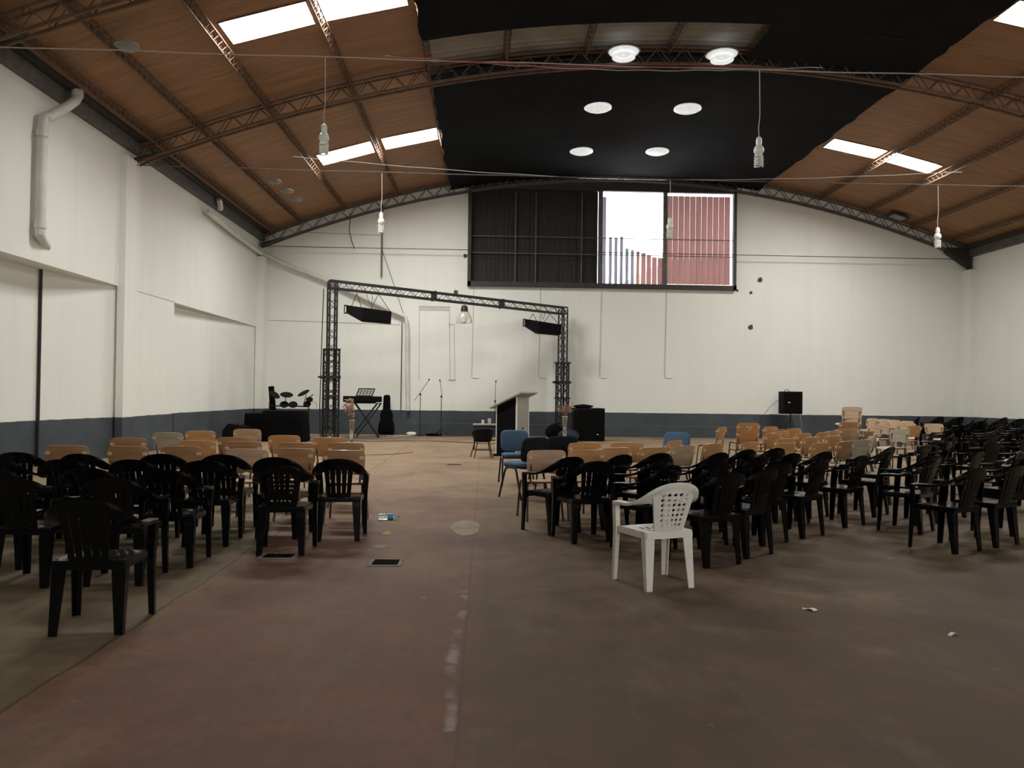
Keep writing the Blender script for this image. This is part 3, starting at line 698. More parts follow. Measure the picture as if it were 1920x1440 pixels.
WL = [  # left block of plywood chairs, rows from the black chairs towards the stage, from the aisle outwards
    [(-1.55, 8.80, 2, 1), (-2.13, 9.02, -3, 1), (-2.62, 8.84, 4, 4), (-3.44, 9.15, 2, 1), (-3.98, 9.06, -2, 1), (-4.70, 9.10, 4, 1)],
    [(-1.76, 10.08, 3, 1), (-2.32, 9.98, -4, 1), (-3.04, 10.1, 2, 1), (-3.62, 10.2, -3, 0)],
    [(-2.18, 11.2, 2, 0), (-2.92, 11.6, 3, 0), (-3.42, 11.0, -3, 1), (-4.70, 10.6, 4, 1)],
    [(-3.98, 13.35, 2, 2), (-4.50, 12.62, 5, 0), (-4.72, 12.0, -4, 3)]]
for ri, row in enumerate(WL):
    for ci, (x, y, yw, wi) in enumerate(row):
        place(wi, wp, x, y, yw, '%s plywood chair, left block, %s plywood row past black chairs, %s from aisle' % (WOODN[wi], ORD[ri], ORD[ci]), 'chair', 'plywood chairs in the left block')
WR = [
    [(.66, 9.1, 12, 4), (.86, 8.95, 0, 4)][:1]+[(1.10, 9.20, 20, 0), (1.50, 9.62, 24, 0), (1.98, 9.75, 28, 0), (2.42, 10.12, 34, 2), (2.95, 10.6, 36, 0), (3.62, 11.1, 40, 0), (4.10, 10.95, 30, 0), (4.66, 11.1, 34, 0), (5.22, 11.55, 38, 1), (5.70, 12.0, 25, 3)],
    [(1.30, 10.6, 10, 0), (1.90, 10.7, 8, 0), (2.55, 11.25, 50, 0), (4.55, 12.1, 32, 0), (5.15, 12.6, 34, 0), (6.35, 13.1, 70, 3)],
    [(5.0, 13.8, 30, 0), (5.62, 14.0, 34, 0), (6.15, 14.4, 36, 0)],
    [(5.78, 13.15, 30, 0), (5.45, 14.62, 34, 0), (6.65, 15.1, 30, 0)],
    [(5.8, 15.6, 40, 1), (6.3, 16.1, 30, 0), (4.80, 16.3, 50, 0), (6.15, 17.0, 30, 0)]]
for ri, row in enumerate(WR):
    for ci, (x, y, yw, wi) in enumerate(row):
        place(wi, wp, x, y, yw, '%s plywood chair, right block, %s plywood row past black chairs, %s from aisle' % (WOODN[wi], ORD[ri], ORD[ci]), 'chair', 'plywood chairs in the right block')
# numbered chair on top of another
a = place(0, wp, 5.05, 15.0, 4, 'orange plywood chair under the one marked with a 7', 'chair')
b = place(0, wp, 5.05, 14.97, 4, 'orange plywood chair with a white number 7 on its back, stacked on another', 'chair', z=.14)
MB().bar((-.06, -.297, .745), (.06, -.297, .745), .014, .012).bar((.06, -.297, .745), (-.01, -.288, .685), .014, .012).make('number', M['paper'], b)
# pile and rows at the far right
for k in range(4):
    place(2, wp, 8.22+.02*k, 17.4, 118+5*k, 'pale plywood chair in the tall pile by the right, %s from the bottom' % ORD[k], 'chair', 'pile of plywood chairs by the grey dado', z=.148*k)
for k in range(2):
    place(0 if k else 2, wp, 7.75, 16.5, 5, '%s plywood chair of the low pair before the tall pile' % ('upper' if k else 'lower'), 'chair', z=.14*k)
fr = [(12.55, 25.0, 112, 2), (12.5, 24.2, 108, 2), (12.35, 23.3, 114, 2), (12.2, 22.3, 110, 2), (10.0, 19.4, 112, 2), (10.3, 18.6, 20, 0), (9.25, 18.4, 110, 2), (8.5, 15.9, 112, 3), (11.2, 20.2, 150, 2), (11.85, 19.9, 165, 2), (7.4, 15.2, 35, 1), (7.0, 14.2, 60, 3)]
nm = ['farthest of the back row facing left', 'second of the back row facing left', 'third of the back row facing left', 'fourth of the back row facing left', 'middle row turned sideways, left', 'middle row with its back turned, right', 'beside the tall pile', 'nearest the black chairs, faded', 'left of the two facing the camera', 'right of the two facing the camera', 'before the tall pile, back turned', 'sideways at the end of the plywood block']
for (x, y, yw, wi), t in zip(fr, nm):
    place(wi, wp, x, y, yw, '%s plywood chair at the far right, %s' % (WOODN[wi], t), 'chair', 'loose plywood chairs at the far right')
for p in list(wp.items())+list(proto.items()):
    if p[0] not in used: raise RuntimeError(p[0])

# ------------------------------------------------------------------ upholstered chairs
def rounded(w, d, h, c, m, name, t, bev=.03, **k):
    return MB().box((0, 0, 0), (w, d, h)), c
def office_chair(fab, lab, x, y, yaw):
    t = empty('upholstered_chair', (x, y, 0), math.radians(yaw)); tag(t, lab, 'chair')
    def pad(cx, cy, cz, w, d, n=10, upright=False, thick=.05):
        mb = MB()
        def sup(a): # superellipse outline
            c_, s_ = math.cos(a), math.sin(a); e = .42
            return (w*abs(c_)**e*(1 if c_ > 0 else -1), d*abs(s_)**e*(1 if s_ > 0 else -1))
        rs = []
        for q, hgt in ((.86, -.5), (.97, -.36), (1, -.1), (1, .1), (.97, .36), (.84, .5)):
            ring = []
            for j in range(28):
                px, py = sup(j*2*PI/28); px *= q; py *= q
                if upright: ring.append((cx+px, cy+hgt*thick-.20*py+.9*px*px*.35, cz+py))
                else: ring.append((cx+px, cy+py, cz+hgt*thick))
            rs.append(ring)
        return mb.rings(rs)
    pad(0, .02, .47, .235, .215, thick=.065).make('seat', M[fab], t, smooth=True, sharp=60)
    pad(0, -.235, .69, .235, .175, upright=True, thick=.05).make('backrest', M[fab], t, smooth=True, sharp=60)
    pad(0, -.272, .69, .225, .165, upright=True, thick=.03).make('back_shell', M['navy'] if fab == 'navy' else M['blackmetal'], t, smooth=True, sharp=60)
    pad(0, .02, .432, .22, .20, thick=.02).make('seat_pan', M['blackmetal'], t, smooth=True)
    for s in (1, -1):
        MB().tube(spline([(s*.255, .235, 0), (s*.245, .15, .30), (s*.24, .11, .41), (s*.235, .05, .43), (s*.235, -.06, .43), (s*.24, -.11, .41), (s*.245, -.15, .30), (s*.255, -.25, 0)], 3), .014, 8).make('leg_frame', M['blackmetal'], t, smooth=True)
        MB().tube([(s*.24, .08, .425), (s*.16, .08, .425)], .011, 6).make('crossbar', M['blackmetal'], t)
        MB().tube(spline([(s*.12, 0, .425), (s*.12, -.16, .425), (s*.12, -.235, .45), (s*.12, -.262, .56), (s*.12, -.275, .62)], 3), .012, 8).make('back_post', M['blackmetal'], t, smooth=True)
    return t
office_chair('blue', 'blue upholstered chair facing the camera, left end of the right block', .52, 12.6, 186)
c = office_chair('navy', 'dark upholstered chair with its back to the camera, beside the aisle', .56, 10.95, 38)
[o for o in c.children if o.name.startswith('seat') and not o.name.startswith('seat_pan')][0].data.materials[0] = M['blue']
office_chair('navy', 'dark upholstered chair in front of the glass vase', 1.06, 11.35, 14)
office_chair('blue', 'blue upholstered chair standing apart behind the right plywood chairs', 3.02, 12.5, 140)

# ------------------------------------------------------------------ speaker gantry
def lattice(mb, a, b, w, step=.22, chord=.035, web=.014, vert=False):
    a, b = Vector(a), Vector(b); t = (b-a).normalized(); L = (b-a).length
    if abs(t.z) > .9: e1, e2 = Vector((.88, .47, 0)), Vector((-.47, .88, 0))
    else: e1 = t.cross(Vector((0, 0, 1))).normalized(); e2 = e1.cross(t).normalized()
    cor = [(e1*x+e2*y)*w/2 for x, y in ((1, 1), (1, -1), (-1, -1), (-1, 1))]
    for c_ in cor: mb.bar(a+c_, b+c_, chord)
    n = max(2, int(L/step))
    for i in range(n):
        p, q = a+t*L*i/n, a+t*L*(i+1)/n
        for k in range(4):
            c0, c1 = cor[k], cor[(k+1) % 4]
            if i % 2: c0, c1 = c1, c0
            mb.bar(p+c0, q+c1, web)
    return mb
gan = empty('speaker_gantry', (-4.55, 23.0, 0)); tag(gan, 'black lattice gantry frame spanning the stage area and carrying two speakers', 'truss')
TL, TR = Vector((0, 0, 0)), Vector((7.22, 3.75, 0))
def gp(v): return Vector(v)
for base, zt, nme in ((TL, 4.72, 'tower'), (TR, 4.45, 'tower')):
    zs = 2.72 if base is TL else 2.58
    o = lattice(MB(), base+Vector((0, 0, .3)), base+Vector((0, 0, zt)), .22, .22, .045).make('tower', M['blackmetal'], gan)
    s_ = lattice(MB(), base+Vector((0, 0, .03)), base+Vector((0, 0, zs)), .36 if base is TL else .31, .26, .055, .022)
    s_.box(base+Vector((0, 0, zs)), (.42, .42, .05), rz=.49); s_.box(base+Vector((0, 0, 1.9)), (.44, .44, .09), rz=.49); s_.box(base+Vector((0, 0, 1.35)), (.40, .40, .05), rz=.49)
    s_.make('lower_sleeve', M['blackmetal'], gan)
    MB().tube([base+Vector((-.22, -.1, 1.9)), base+Vector((-.36, -.16, 1.9))], [.05, .02], 8).make('winch_handle', M['blackmetal'], gan)
    bp = MB(); bp.box(base+Vector((0, 0, .03)), (.62, .06, .05)); bp.box(base+Vector((0, 0, .03)), (.06, .62, .05)); bp.make('base_plate', M['blackmetal'], gan)
beam = lattice(MB(), TL+Vector((-.1, -.05, 4.64)), TR+Vector((.1, .05, 4.38)), .22, .20, .05)
d_ = (TR-TL)
for q in (.40, .70): beam.box(TL+d_*q+Vector((0, 0, 4.64-.26*q)), (.07, .30, .30), rz=.48)
beam.make('beam', M['blackmetal'], gan)
MB().tube([(-.24, -.1, 4.5), (-.27, -.12, 2.8), (-.30, -.1, 1.0), (-.28, -.05, .05)], .014, 5).make('cable', M['blackmetal'], gan)
def hung_speaker(cx, cy, cz, label, L=1.40, beamz=4.5, flip=1):
    t = empty('hung_speaker', (cx, cy, cz), .12); tag(t, label, 'speaker', None)
    poly = [(-.70, .26), (-.66, .27), (-.16, .20), (.70, .10), (.68, -.25), (-.18, -.20), (-.70, .02)]
    poly = [(x*L/1.4, z) for x, z in poly]
    MB().prism([poly[i] for i in (2, 3, 4, 5)], -.22, .22).make('cabinet', M['vinyl'], t, bevel=.01)
    e = L/1.4
    mb = MB()
    mb.rings([[(-.16*e, -.22, .20), (-.16*e, .22, .20), (-.18*e, .22, -.20), (-.18*e, -.22, -.20)], [(-.62*e, -.12, .265), (-.62*e, .22, .265), (-.62*e, .22, .04), (-.62*e, -.12, .04)]])
    mb.make('tapered_horn', M['vinyl'], t, bevel=.008)
    fr = MB()
    fr.box((-.63*e, 0, .15), (.03, .10, .24)); fr.box((-.70*e, 0, .15), (.025, .10, .23)); fr.box((-.665*e, 0, .265), (.09, .10, .03)); fr.box((-.665*e, 0, .035), (.09, .10, .03))
    fr.make('handle', M['blackmetal'], t)
    MB().prism([(-.14*e, .17), (.66*e, .075), (.65*e, -.22), (-.15*e, -.18)], -.232, -.221).make('grille', M['grille'], t)
    for x0, xa, xb in ((-.34*e, -.50*e, -.20*e), (.30*e, .05*e, .66*e)):
        w = MB(); top = (x0, .02, beamz-cz)
        for xq in (xa, xb): w.tube([top, (xq, 0, .22 if xq < 0 else .12)], .010, 5)
        w.make('sling', M['blackmetal'], t)
    MB().tube(spline([(-.05*e, .1, beamz-cz), (.0, .1, .45), (.08*e, .1, .3), (.12*e, .1, .5), (.1*e, .1, beamz-cz)], 4), .007, 5).make('cable', M['blackmetal'], t)
    return t
hung_speaker(-3.56, 23.42, 3.80, 'black speaker cabinet slung on its side from the left end of the gantry', beamz=4.44)
hung_speaker(1.90, 26.3, 3.75, 'black speaker cabinet slung on its side from the right end of the gantry', L=1.28, beamz=4.22)
# clear bell lamp under the beam
lp = empty('bell_lamp', (-.705, 24.95, 3.74)); tag(lp, 'clear bell-shaped industrial lamp hanging under the gantry beam', 'lamp')
MB().tube([(0, 0, .56), (0, 0, .72)], .012, 6).make('hook', M['chrome'], lp)
MB().lathe([(.02, .58), (.07, .565), (.105, .51), (.115, .42), (.12, .36), (.10, .36)], n=20, cap=True).make('cap', M['blackmetal'], lp, smooth=True)
MB().lathe([(.115, .37), (.17, .31), (.215, .22), (.245, .12), (.258, .02), (.262, 0), (.252, .0), (.247, .03), (.235, .12), (.205, .22), (.16, .30), (.11, .36)], n=28, cap=False).make('lamp_shade', M['acrylic'], lp, smooth=True)
MB().lathe([(.03, .34), (.06, .24), (.09, .12), (.085, .05), (.05, .0), (.01, -.02)], n=14, cap=True).make('bulb', M['pvc'], lp, smooth=True)

# ------------------------------------------------------------------ instruments and stands
kb = empty('keyboard_piano', (-3.98, 25.3, 1.17), math.radians(4)); tag(kb, 'black electronic keyboard with slotted music rest, on a crossed stand', 'keyboard')
mb = MB(); mb.box((0, 0, .075), (1.22, .36, .19)); mb.box((-.05, 0, -.03), (.95, .26, .07)); mb.make('body', M['vinyl'], kb, bevel=.02)
mb = MB(); [mb.box((-.52+i*.0335, .08, .16), (.030, .14, .015)) for i in range(32)]; mb.make('keys', M['white'], kb)
mr = MB(); L_, R_ = -.20, .30
def rest(x, v): return (x+.10*v, -.12-.05*v, .155+.27*v)
for v0, v1 in ((0, .16), (.86, 1)): mr.rings([[rest(L_, v0), rest(R_, v0), (rest(R_, v0)[0], rest(R_, v0)[1]-.012, rest(R_, v0)[2]), (rest(L_, v0)[0], rest(L_, v0)[1]-.012, rest(L_, v0)[2])], [rest(L_, v1), rest(R_, v1), (rest(R_, v1)[0], rest(R_, v1)[1]-.012, rest(R_, v1)[2]), (rest(L_, v1)[0], rest(L_, v1)[1]-.012, rest(L_, v1)[2])]])
for k in range(6): mr.bar(rest(L_+(R_-L_)*k/5, 0), rest(L_+(R_-L_)*k/5, 1), .05 if k in (0, 5) else .022, .012)
for k in range(1, 5): mr.bar(rest(L_, .16+.70*k/5), rest(R_, .16+.70*k/5), .012, .016)
mr.make('music_rest', M['blackmetal'], kb)
ks = empty('keyboard_stand', (-3.86, 25.3, 0), math.radians(4)); tag(ks, 'black double-braced crossed stand under the keyboard', 'stand')
for y in (-.13, .13):
    mb = MB(); mb.bar((-.45, y, .03), (.36, y, 1.12), .045); mb.bar((.40, y, .03), (-.36, y, 1.12), .045); mb.bar((-.30, y, .03), (.48, y, 1.12), .04)
    mb.make('cross_frame', M['blackmetal'], ks)
for x in (-.42, .40): MB().bar((x, -.25, .03), (x, .25, .03), .05).make('foot', M['blackmetal'], ks)
for x in (-.33, .42): MB().bar((x, -.2, 1.10), (x, .2, 1.10), .035).make('cross_bar', M['blackmetal'], ks)
# gig bag
gb = empty('guitar_bag', (-3.42, 27.0, 0)); tag(gb, 'black guitar bag standing upright against the back wall', 'guitar bag')
prof = [(.20, 0), (.27, .03), (.29, .18), (.26, .38), (.21, .52), (.23, .66), (.19, .80), (.13, .90), (.12, 1.30), (.10, 1.37), (.05, 1.39)]
mb = MB(); mb.rings([[(x*math.cos(a), .09*(1 if z < .85 else .6)*math.sin(a)+.08*z/1.4, z) for a in [j*2*PI/16 for j in range(16)]] for x, z in prof])
mb.make('body', M['cloth'], gb, smooth=True)
MB().box((0, -.10, .28), (.34, .03, .34), rx=-.06).make('pocket', M['cloth'], gb, bevel=.02)
def mic_stand(x, y, h, boom, label, tripod=False):
    t = empty('microphone_stand', (x, y, 0)); tag(t, label, 'microphone stand', None)
    if tripod:
        for a in (20, 140, 260): MB().tube([(0, 0, .22), (.32*math.cos(math.radians(a)), .32*math.sin(math.radians(a)), .015)], .012, 6).make('leg', M['blackmetal'], t)
    else: MB().lathe([(.16, 0), (.16, .02), (.03, .05)], n=20, cap=True).make('base', M['blackmetal'], t, smooth=True)
    MB().tube([(0, 0, .02), (0, 0, h)], .012, 8).make('pole', M['blackmetal'], t)
    MB().tube([(0, 0, h*.52), (0, 0, h*.58)], .024, 8).make('clutch', M['blackmetal'], t)
    MB().box((0, 0, h), (.06, .05, .07)).make('joint', M['blackmetal'], t, bevel=.01)
    MB().tube([(boom[0], 0, h+boom[1]), (boom[2], 0, h+boom[3])], .009, 6).make('boom', M['blackmetal'], t)
    MB().tube([(boom[2], 0, h+boom[3]), (boom[2]+.02*(1 if boom[2] > 0 else -1), 0, h+boom[3]+.06)], .022, 8).make('microphone_clip', M['blackmetal'], t)
mic_stand(-2.22, 26.6, 1.42, (-.20, -.22, .28, .48), 'black microphone stand with a raised slanting boom, left of the stage')
mic_stand(-1.50, 26.6, 1.36, (.03, -.06, -.05, .52), 'black microphone stand with an upright boom, centre of the stage', True)
mic_stand(.34, 26.4, 1.22, (0, -.08, .01, .65), 'black microphone stand standing just left of the lectern')
# e-drum kit on its rack
dk = empty('drum_kit', (-6.05, 24.2, 0)); tag(dk, 'black electronic drum kit on a rack behind the cloth-covered case', 'drum kit')
rk = MB()
rk.tube([(-.60, 0, 1.0), (-.1, .0, 1.02), (.55, -.05, 1.0)], .02, 8)
for x in (-.62, .58): rk.tube([(x, 0, 0), (x, 0, 1.15)], .02, 8); rk.tube([(x, -.3, .02), (x, .35, .02)], .018, 6)
rk.tube([(-.12, 0, 1.02), (-.14, 0, 1.32)], .012, 6); rk.tube([(.42, 0, 1.0), (.50, 0, 1.38)], .012, 6)
rk.make('rack', M['blackmetal'], dk)
for x, z, R, nx in ((-.48, 1.36, .19, .55), (-.10, 1.36, .20, .12), (.42, 1.42, .20, -.35)):
    MB().disc((x, 0, z), R, .035, nrm=(nx, -.30, .75)).make('cymbal_pad', M['vinyl'], dk, smooth=True)
for x, z, R in ((-.15, 1.06, .14), (.12, 1.06, .14), (.55, 1.08, .12), (.62, 1.22, .11)):
    MB().disc((x, -.08, z), R, .05, nrm=(.1, -.6, .7)).make('drum_pad', M['vinyl'], dk, smooth=True)
MB().tube([(.55, 0, 1.25), (.72, 0, 1.38)], .02, 6).make('cymbal_arm', M['chrome'], dk)
MB().tube(spline([(.62, 0, 1.1), (.78, .05, 1.15), (.82, .0, .95), (.7, 0, .85)], 4), .006, 5).make('cable', M['tsteel'], dk)
def draped(name, x, y, w, d, h, m, label, cat, seed=0):
    rr = random.Random(seed); mb = MB(); n = 40
    ring0 = []
    for j in range(n):
        a = j*2*PI/n; c_, s_ = math.cos(a), math.sin(a); e = .3
        ring0.append((abs(c_)**e*(1 if c_ > 0 else -1)*w/2, abs(s_)**e*(1 if s_ > 0 else -1)*d/2))
    rs = []
    for z, q, f_ in ((0, 1.06, 1), (h*.3, 1.04, .8), (h*.7, 1.01, .5), (h*.96, .99, .15), (h, .95, .0)):
        rs.append([(px*(q+.02*f_*math.sin(j*2.6+z)), py*(q+.03*f_*math.sin(j*2.2+z*2)), z) for j, (px, py) in enumerate(ring0)])
    mb.rings(rs); o = mb.make(name, M[m], smooth=True, sharp=50); o.location = (x, y, 0); return tag(o, label, cat)
draped('covered_case', -5.86, 23.0, 1.25, .75, .90, 'cloth', 'large case under a black cloth in front of the drum kit', 'case', 2)
draped('covered_amplifier', -6.75, 23.6, .85, .7, .80, 'cloth', 'black cloth-covered amplifier at the far left beside the covered case', 'amplifier', 5)
MB_ = MB().prism([(-.4, 0), (.35, 0), (.35, .42), (-.22, .50), (-.38, .3)], -.25, .25)
o = MB_.make('stage_monitor', M['vinyl'], bevel=.01); o.location = (-7.3, 23.2, 0); tag(o, 'low black wedge speaker in the left rear corner', 'speaker')
o = MB().box((0, 0, .80), (.17, .10, 1.62)).make('instrument_case', M['cloth'], bevel=.02); o.location = (-6.62, 24.75, .02); o.rotation_euler = (0, -.10, 0); tag(o, 'tall narrow black case leaning in the corner behind the drum kit', 'case')
# black cases on the right of the stage
c1 = empty('speaker_case', (3.30, 24.8, 0)); tag(c1, 'big black speaker case standing right of the stage', 'case')
MB().box((0, 0, .53), (1.02, .70, 1.04)).make('cabinet', M['vinyl'], c1, bevel=.02)
MB().box((0, -.355, .53), (.92, .015, .92)).make('grille', M['grille'], c1)
MB().box((.28, -.366, .22), (.07, .006, .02)).make('badge', M['pvc'], c1)
for s in (1, -1): MB().box((s*.505, -.2, 1.0), (.03, .10, .08)).make('corner_guard', M['blackmetal'], c1)
def sack(name, x, y, z, rx, ry, rz, m, label, cat):
    mb = MB(); rr = random.Random(int(x*77))
    ph = [rr.uniform(0, 6) for _ in range(4)]
    mb.grid(lambda a, b: tuple(q*(1+.10*math.sin(a*12+ph[0])*math.sin(b*8+ph[1])+.06*math.sin(a*25+ph[2])) for q in (rx*math.sin(PI*b)*math.cos(2*PI*a), ry*math.sin(PI*b)*math.sin(2*PI*a), -rz*math.cos(PI*b))), 22, 12)
    o = mb.make(name, M[m], smooth=True, sharp=70); o.location = (x, y, z+rz*.95); return tag(o, label, cat)
sack('coat', 3.15, 24.75, 1.03, .32, .22, .07, 'cloth', 'crumpled black coat lying on top of the big speaker case', 'coat')
sack('holdall_bag', 2.62, 24.1, 0, .34, .24, .19, 'bluebag', 'dark blue bag slumped beside the speaker case behind the vase', 'bag')
sack('holdall_bag', 2.25, 24.9, 0, .30, .25, .27, 'cloth', 'black bag slumped at the foot of the right gantry tower', 'bag')
# speaker on a tripod by the wall
sp = empty('tripod_speaker', (10.62, 26.5, 0)); tag(sp, 'black speaker on a tripod against the back wall at right', 'speaker')
MB().prism([(-.34, .90), (.34, .90), (.34, 1.68), (-.34, 1.68)], -.16, .30).make('cabinet', M['vinyl'], sp, bevel=.02)
MB().box((0, -.165, 1.29), (.58, .01, .70)).make('grille', M['grille'], sp)
MB().box((-.14, -.172, 1.30), (.08, .006, .03)).make('badge', M['pvc'], sp)
MB().tube([(-.24, 0, 1.68), (-.20, 0, 1.74), (-.12, 0, 1.74), (-.08, 0, 1.68)], .012, 6).make('handle', M['blackmetal'], sp)
MB().tube([(0, .05, .3), (0, .05, .95)], .022, 8).make('pole', M['blackmetal'], sp)
for a in (30, 150, 270): MB().tube([(0, .05, .75), (.42*math.cos(math.radians(a)), .05+.42*math.sin(math.radians(a)), .015)], .014, 6).make('leg', M['blackmetal'], sp)
MB().bar((.20, -.25, .9), (.30, -.30, .02), .03).make('brace', M['chrome'], sp)
MB().tube([(-.33, .2, 1.4), (-.55, .6, 1.1), (-.8, .72, .7), (-.95, .74, .05)], .007, 5).make('cable', M['blackmetal'], sp)
# lectern
lec = empty('lectern', (.729, 18.0, 0), math.radians(-30)); tag(lec, 'tall grey lectern with a sloping top and one dark side', 'lectern')
D, Wd = .52, .60      # local: x to the left(-) along the dark side, y away along the front face
side = lambda x: 1.40-.235*(-x/D)
mb = MB()
mb.rings([[(0, 0, .05), (-D, 0, .05), (-D, 0, side(-D)), (0, 0, side(0))], [(0, .03, .05), (-D, .03, .05), (-D, .03, side(-D)), (0, .03, side(0))]])
mb.make('side_panel', M['lectern_dark'], lec)
mb = MB(); mb.rings([[(0, Wd-.03, .05), (-D, Wd-.03, .05), (-D, Wd-.03, side(-D)), (0, Wd-.03, side(0))], [(0, Wd, .05), (-D, Wd, .05), (-D, Wd, side(-D)), (0, Wd, side(0))]]); mb.make('side_panel', M['lectern_dark'], lec)
MB().box((.0, Wd/2, .72), (.03, Wd, 1.36)).make('front_panel', M['lectern'], lec)
MB().box((-D+.02, Wd/2, .3), (.03, Wd-.06, .5)).make('back_panel', M['lectern_dark'], lec)
for x, y in ((0.01, -.005), (0.01, Wd+.005)): MB().box((x, y, .72), (.03, .03, 1.36)).make('edge_trim', M['edge'], lec)
MB().box((-D, -.006, .62), (.02, .02, 1.13)).make('edge_trim', M['edge'], lec)
MB().box((-D/2, Wd/2, .025), (D+.12, Wd+.08, .05)).make('base', M['lectern_dark'], lec)
ang = math.atan(.235/D)
mb = MB().box((0, 0, 0), (.92, Wd+.26, .035)); tp = mb.make('top', M['lectern'], lec, bevel=.004); tp.location = (-D/2+.03, Wd/2, side(-D/2)+.035); tp.rotation_euler = (0, -ang, 0)
MB().tube([(.018, Wd*.48, .66), (.018, Wd*.52, .66)], .03, 10).make('emblem', M['tsteel'], lec)
# side table with cups and the black tub chair in front
tb = empty('side_table', (.02, 20.3, 0)); tag(tb, 'small side table with a pale top beside the lectern', 'table')
MB().box((0, 0, .66), (.66, .45, .03)).make('table_top', M['lectern'], tb)
MB().box((0, 0, .61), (.60, .40, .07)).make('apron', M['blackmetal'], tb)
for x in (-.29, .29):
    for y in (-.19, .19): MB().bar((x, y, 0), (x, y, .6), .028).make('leg', M['blackmetal'], tb)
MB().bar((-.29, 0, .25), (.29, 0, .25), .025).make('stretcher', M['blackmetal'], tb)
for (x, y, s, m_, t) in ((-.05, 20.25, 1, 'paper', 'white paper cup on the side table, left one'), (.12, 20.36, 1.35, 'acrylic', 'taller clear cup on the side table, right one')):
    o = MB().lathe([(.028*s, 0), (.036*s, .10*s), (.038*s, .105*s), (.033*s, .10*s), (.025*s, .008)], n=16, cap=True).make('cup', M[m_], smooth=True); o.location = (x, y, .675); tag(o, t, 'cup')
tc = empty('tub_chair', (-.05, 17.75, 0), math.radians(10)); tag(tc, 'small black tub chair on thin legs in front of the side table', 'chair')
mb = MB()
mb.grid(lambda a, b: ((.20+.05*b)*math.cos(PI+PI*a) if True else 0, -.02+(.20+.05*b)*math.sin(PI+PI*a)*1.0, .40+b*(.27-.10*abs(2*a-1)**2)), 16, 5); mb.make('backrest', M['vinyl'], tc, smooth=True, solid=.02)
MB().lathe([(.02, .36), (.18, .365), (.21, .40), (.19, .43), (.02, .44)], n=20, cap=True).make('seat', M['vinyl'], tc, smooth=True)
for x, y in ((-.17, -.15), (.17, -.15), (-.19, .16), (.19, .16)): MB().tube([(x*.8, y*.8, .37), (x*1.25, y*1.25, 0)], .012, 8).make('leg', M['blackmetal'], tc)
MB().tube([(-.17, -.15, .18), (.17, -.15, .18)], .008, 6).make('stretcher', M['blackmetal'], tc)
MB().tube([(.19, .16, .18), (-.19, .16, .18)], .008, 6).make('stretcher', M['blackmetal'], tc)
# vases with dried flowers
def vase(x, y, label, flab, hgt, bend, n=26, spread=.2, fh=.62, pm='petal'):
    o = empty('flower_vase', (x, y, 0)); tag(o, label, 'vase')
    prof = [(.075, 0), (.075, .015), (.03, .05), (.028, .16), (.045, .22), (.06, hgt*.6), (.085, hgt), (.079, hgt), (.054, hgt*.6), (.038, .24), (.01, .2)]
    MB().lathe(prof, n=20, cap=True).make('vase_body', M['glass'], o, smooth=True)
    MB().lathe([(.086, hgt-.006), (.088, hgt), (.078, hgt+.004), (.077, hgt-.006)], n=20).make('rim', M['edge'], o, smooth=True)
    MB().lathe([(.078, 0), (.078, .018), (.05, .03)], n=20, cap=True).make('foot', M['edge'], o, smooth=True)
    f = empty('dried_flowers', (x, y, hgt-.25)); tag(f, flab, 'flowers')
    rr = random.Random(int(x*10)); st = MB(); pe = MB()
    for i in range(n):
        a = rr.uniform(0, 2*PI); q = rr.uniform(.1, 1)*spread; h_ = rr.uniform(.5, 1)*fh+.2
        p0 = Vector((.03*math.cos(a), .03*math.sin(a), 0)); p1 = Vector((.05*math.cos(a), .05*math.sin(a), .28)); p2 = Vector((q*math.cos(a)+bend*rr.uniform(.3, 1), q*math.sin(a), h_))
        path = spline([p0, p1, (p1+p2)/2+Vector((0, 0, .05)), p2], 2); st.tube(path, .005, 4)
        for k in range(7 if fh > .5 else 3):
            t = path[-1-min(k, len(path)-1)] if k < 4 else p2
            c_ = Vector(t)+Vector((rr.uniform(-.035, .035), rr.uniform(-.035, .035), rr.uniform(-.03, .04))); nr = Vector((rr.uniform(-1, 1), rr.uniform(-1, 1), rr.uniform(-.2, 1)))
            pe.disc(c_, rr.uniform(.012, .026), .005, 6, nrm=nr)
    st.make('stem', M['twig'], f); p_ = pe.make('petals', M[pm], f); p_['kind'] = 'stuff'
vase(-3.62, 21.2, 'tall clear glass vase in front of the keyboard', 'pink dried flowers drooping in the left vase', .70, -.12, 34, .16, .62)
vase(2.24, 21.6, 'tall clear glass vase in front of the speaker case', 'reddish dried twigs in the right vase', .86, 0, 40, .30, .40, 'drypetal')
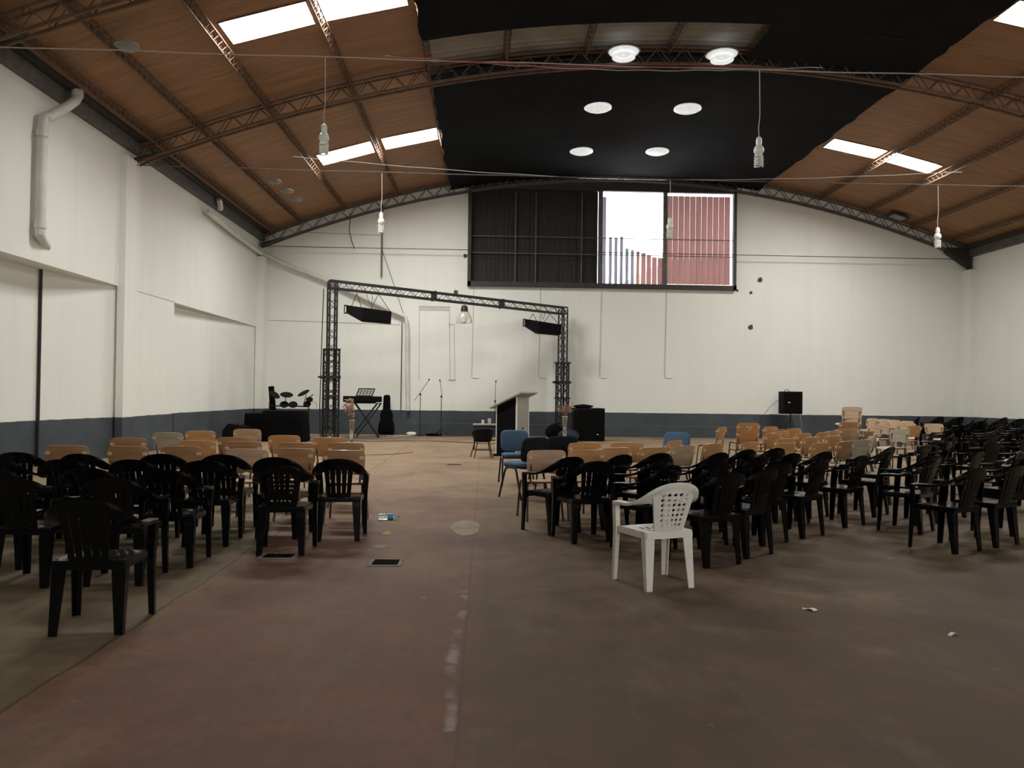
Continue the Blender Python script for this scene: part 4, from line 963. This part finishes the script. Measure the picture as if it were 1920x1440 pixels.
# clutter on the floor
o = sack('plastic_bag', -2.5, 26.5, 0, .17, .10, .07, 'paper', 'crumpled white plastic bag on the floor by the microphone stand', 'bag')
o = sack('cable_heap', -1.75, 26.55, 0, .30, .14, .05, 'cloth', 'low heap of black cables between the microphone stands', 'cable')
def cable(pts, rad, m, label): return tag(MB().tube(spline(pts, 4), rad, 5).make('cable', M[m], smooth=True), label, 'cable')
cable([(-4.6, 23.6, .012), (-3.4, 23.2, .012), (-2.0, 23.7, .012), (-.6, 23.1, .012), (.3, 22.6, .012), (1.2, 22.9, .012)], .012, 'tube', 'long dark cable lying across the stage floor')
cable([(-3.3, 26.3, .012), (-3.0, 26.0, .012), (-2.8, 26.35, .012), (-2.5, 26.2, .012)], .012, 'paper', 'short white cable on the floor by the guitar bag')
cable([(-1.6, 26.4, .012), (-1.1, 26.6, .012), (-.6, 26.75, .012), (.2, 26.7, .012), (.9, 26.9, .012)], .011, 'blackmetal', 'black cable along the foot of the back wall')
cable([(-1.75, 19.0, .010), (-2.3, 18.3, .010), (-3.2, 18.0, .010), (-4.3, 18.5, .010)], .007, 'tube', 'thin dark strip standing in for a curved shadow behind the left plywood chairs')  # strip stands in for a faint curved shadow on the floor
# plastic bottle
bt = empty('plastic_bottle', (-1.10, 8.92, .036), math.radians(12)); tag(bt, 'clear plastic bottle with a blue label lying on the floor in the aisle', 'bottle')
def lx(prof, n=16): # lathe lying along +x
    return [[(z, q*math.cos(j*2*PI/n), q*math.sin(j*2*PI/n)) for j in range(n)] for q, z in prof]
MB().rings(lx([(.025, -.11), (.034, -.10), (.035, -.02), (.033, .02), (.034, .06), (.018, .10), (.013, .115)])).make('bottle_body', M['pet'], bt, smooth=True)
MB().rings(lx([(.0355, .0), (.0358, .03), (.036, .055), (.0352, .06)]), cap=False).make('bottle_label', M['bluecap'], bt, smooth=True)
MB().rings(lx([(.015, .113), (.015, .132), (.012, .135)])).make('cap', M['bluecap'], bt, smooth=True)
for i, (x, y, s, m_, t) in enumerate(((-1.66, 7.78, .05, 'paper', 'scrap of paper under the aisle chair of the left block'), (-2.62, 7.12, .06, 'yellow', 'small yellow scrap on the floor under the left chairs'), (2.24, 5.25, .05, 'paper', 'white scrap on the brown floor at right'), (2.9, 4.7, .03, 'paper', 'tiny white scrap on the floor at lower right'))):
    o = MB().grid(lambda a, b: ((a-.5)*s*2, (b-.5)*s, .004+.012*math.sin(a*5)*math.sin(b*4+1)**2), 5, 4).make('paper_scrap', M[m_], solid=.001); o.location = (x, y, .002); o.rotation_euler = (0, 0, i*1.1); tag(o, t, 'paper')
# switch boxes on the far end of the downpipe
o = MB().box((-2.78, 27.26, 2.27), (.06, .05, .16)).make('switch_box', M['dsteel']); tag(o, 'small dark switch box beside the white downpipe', 'switch')
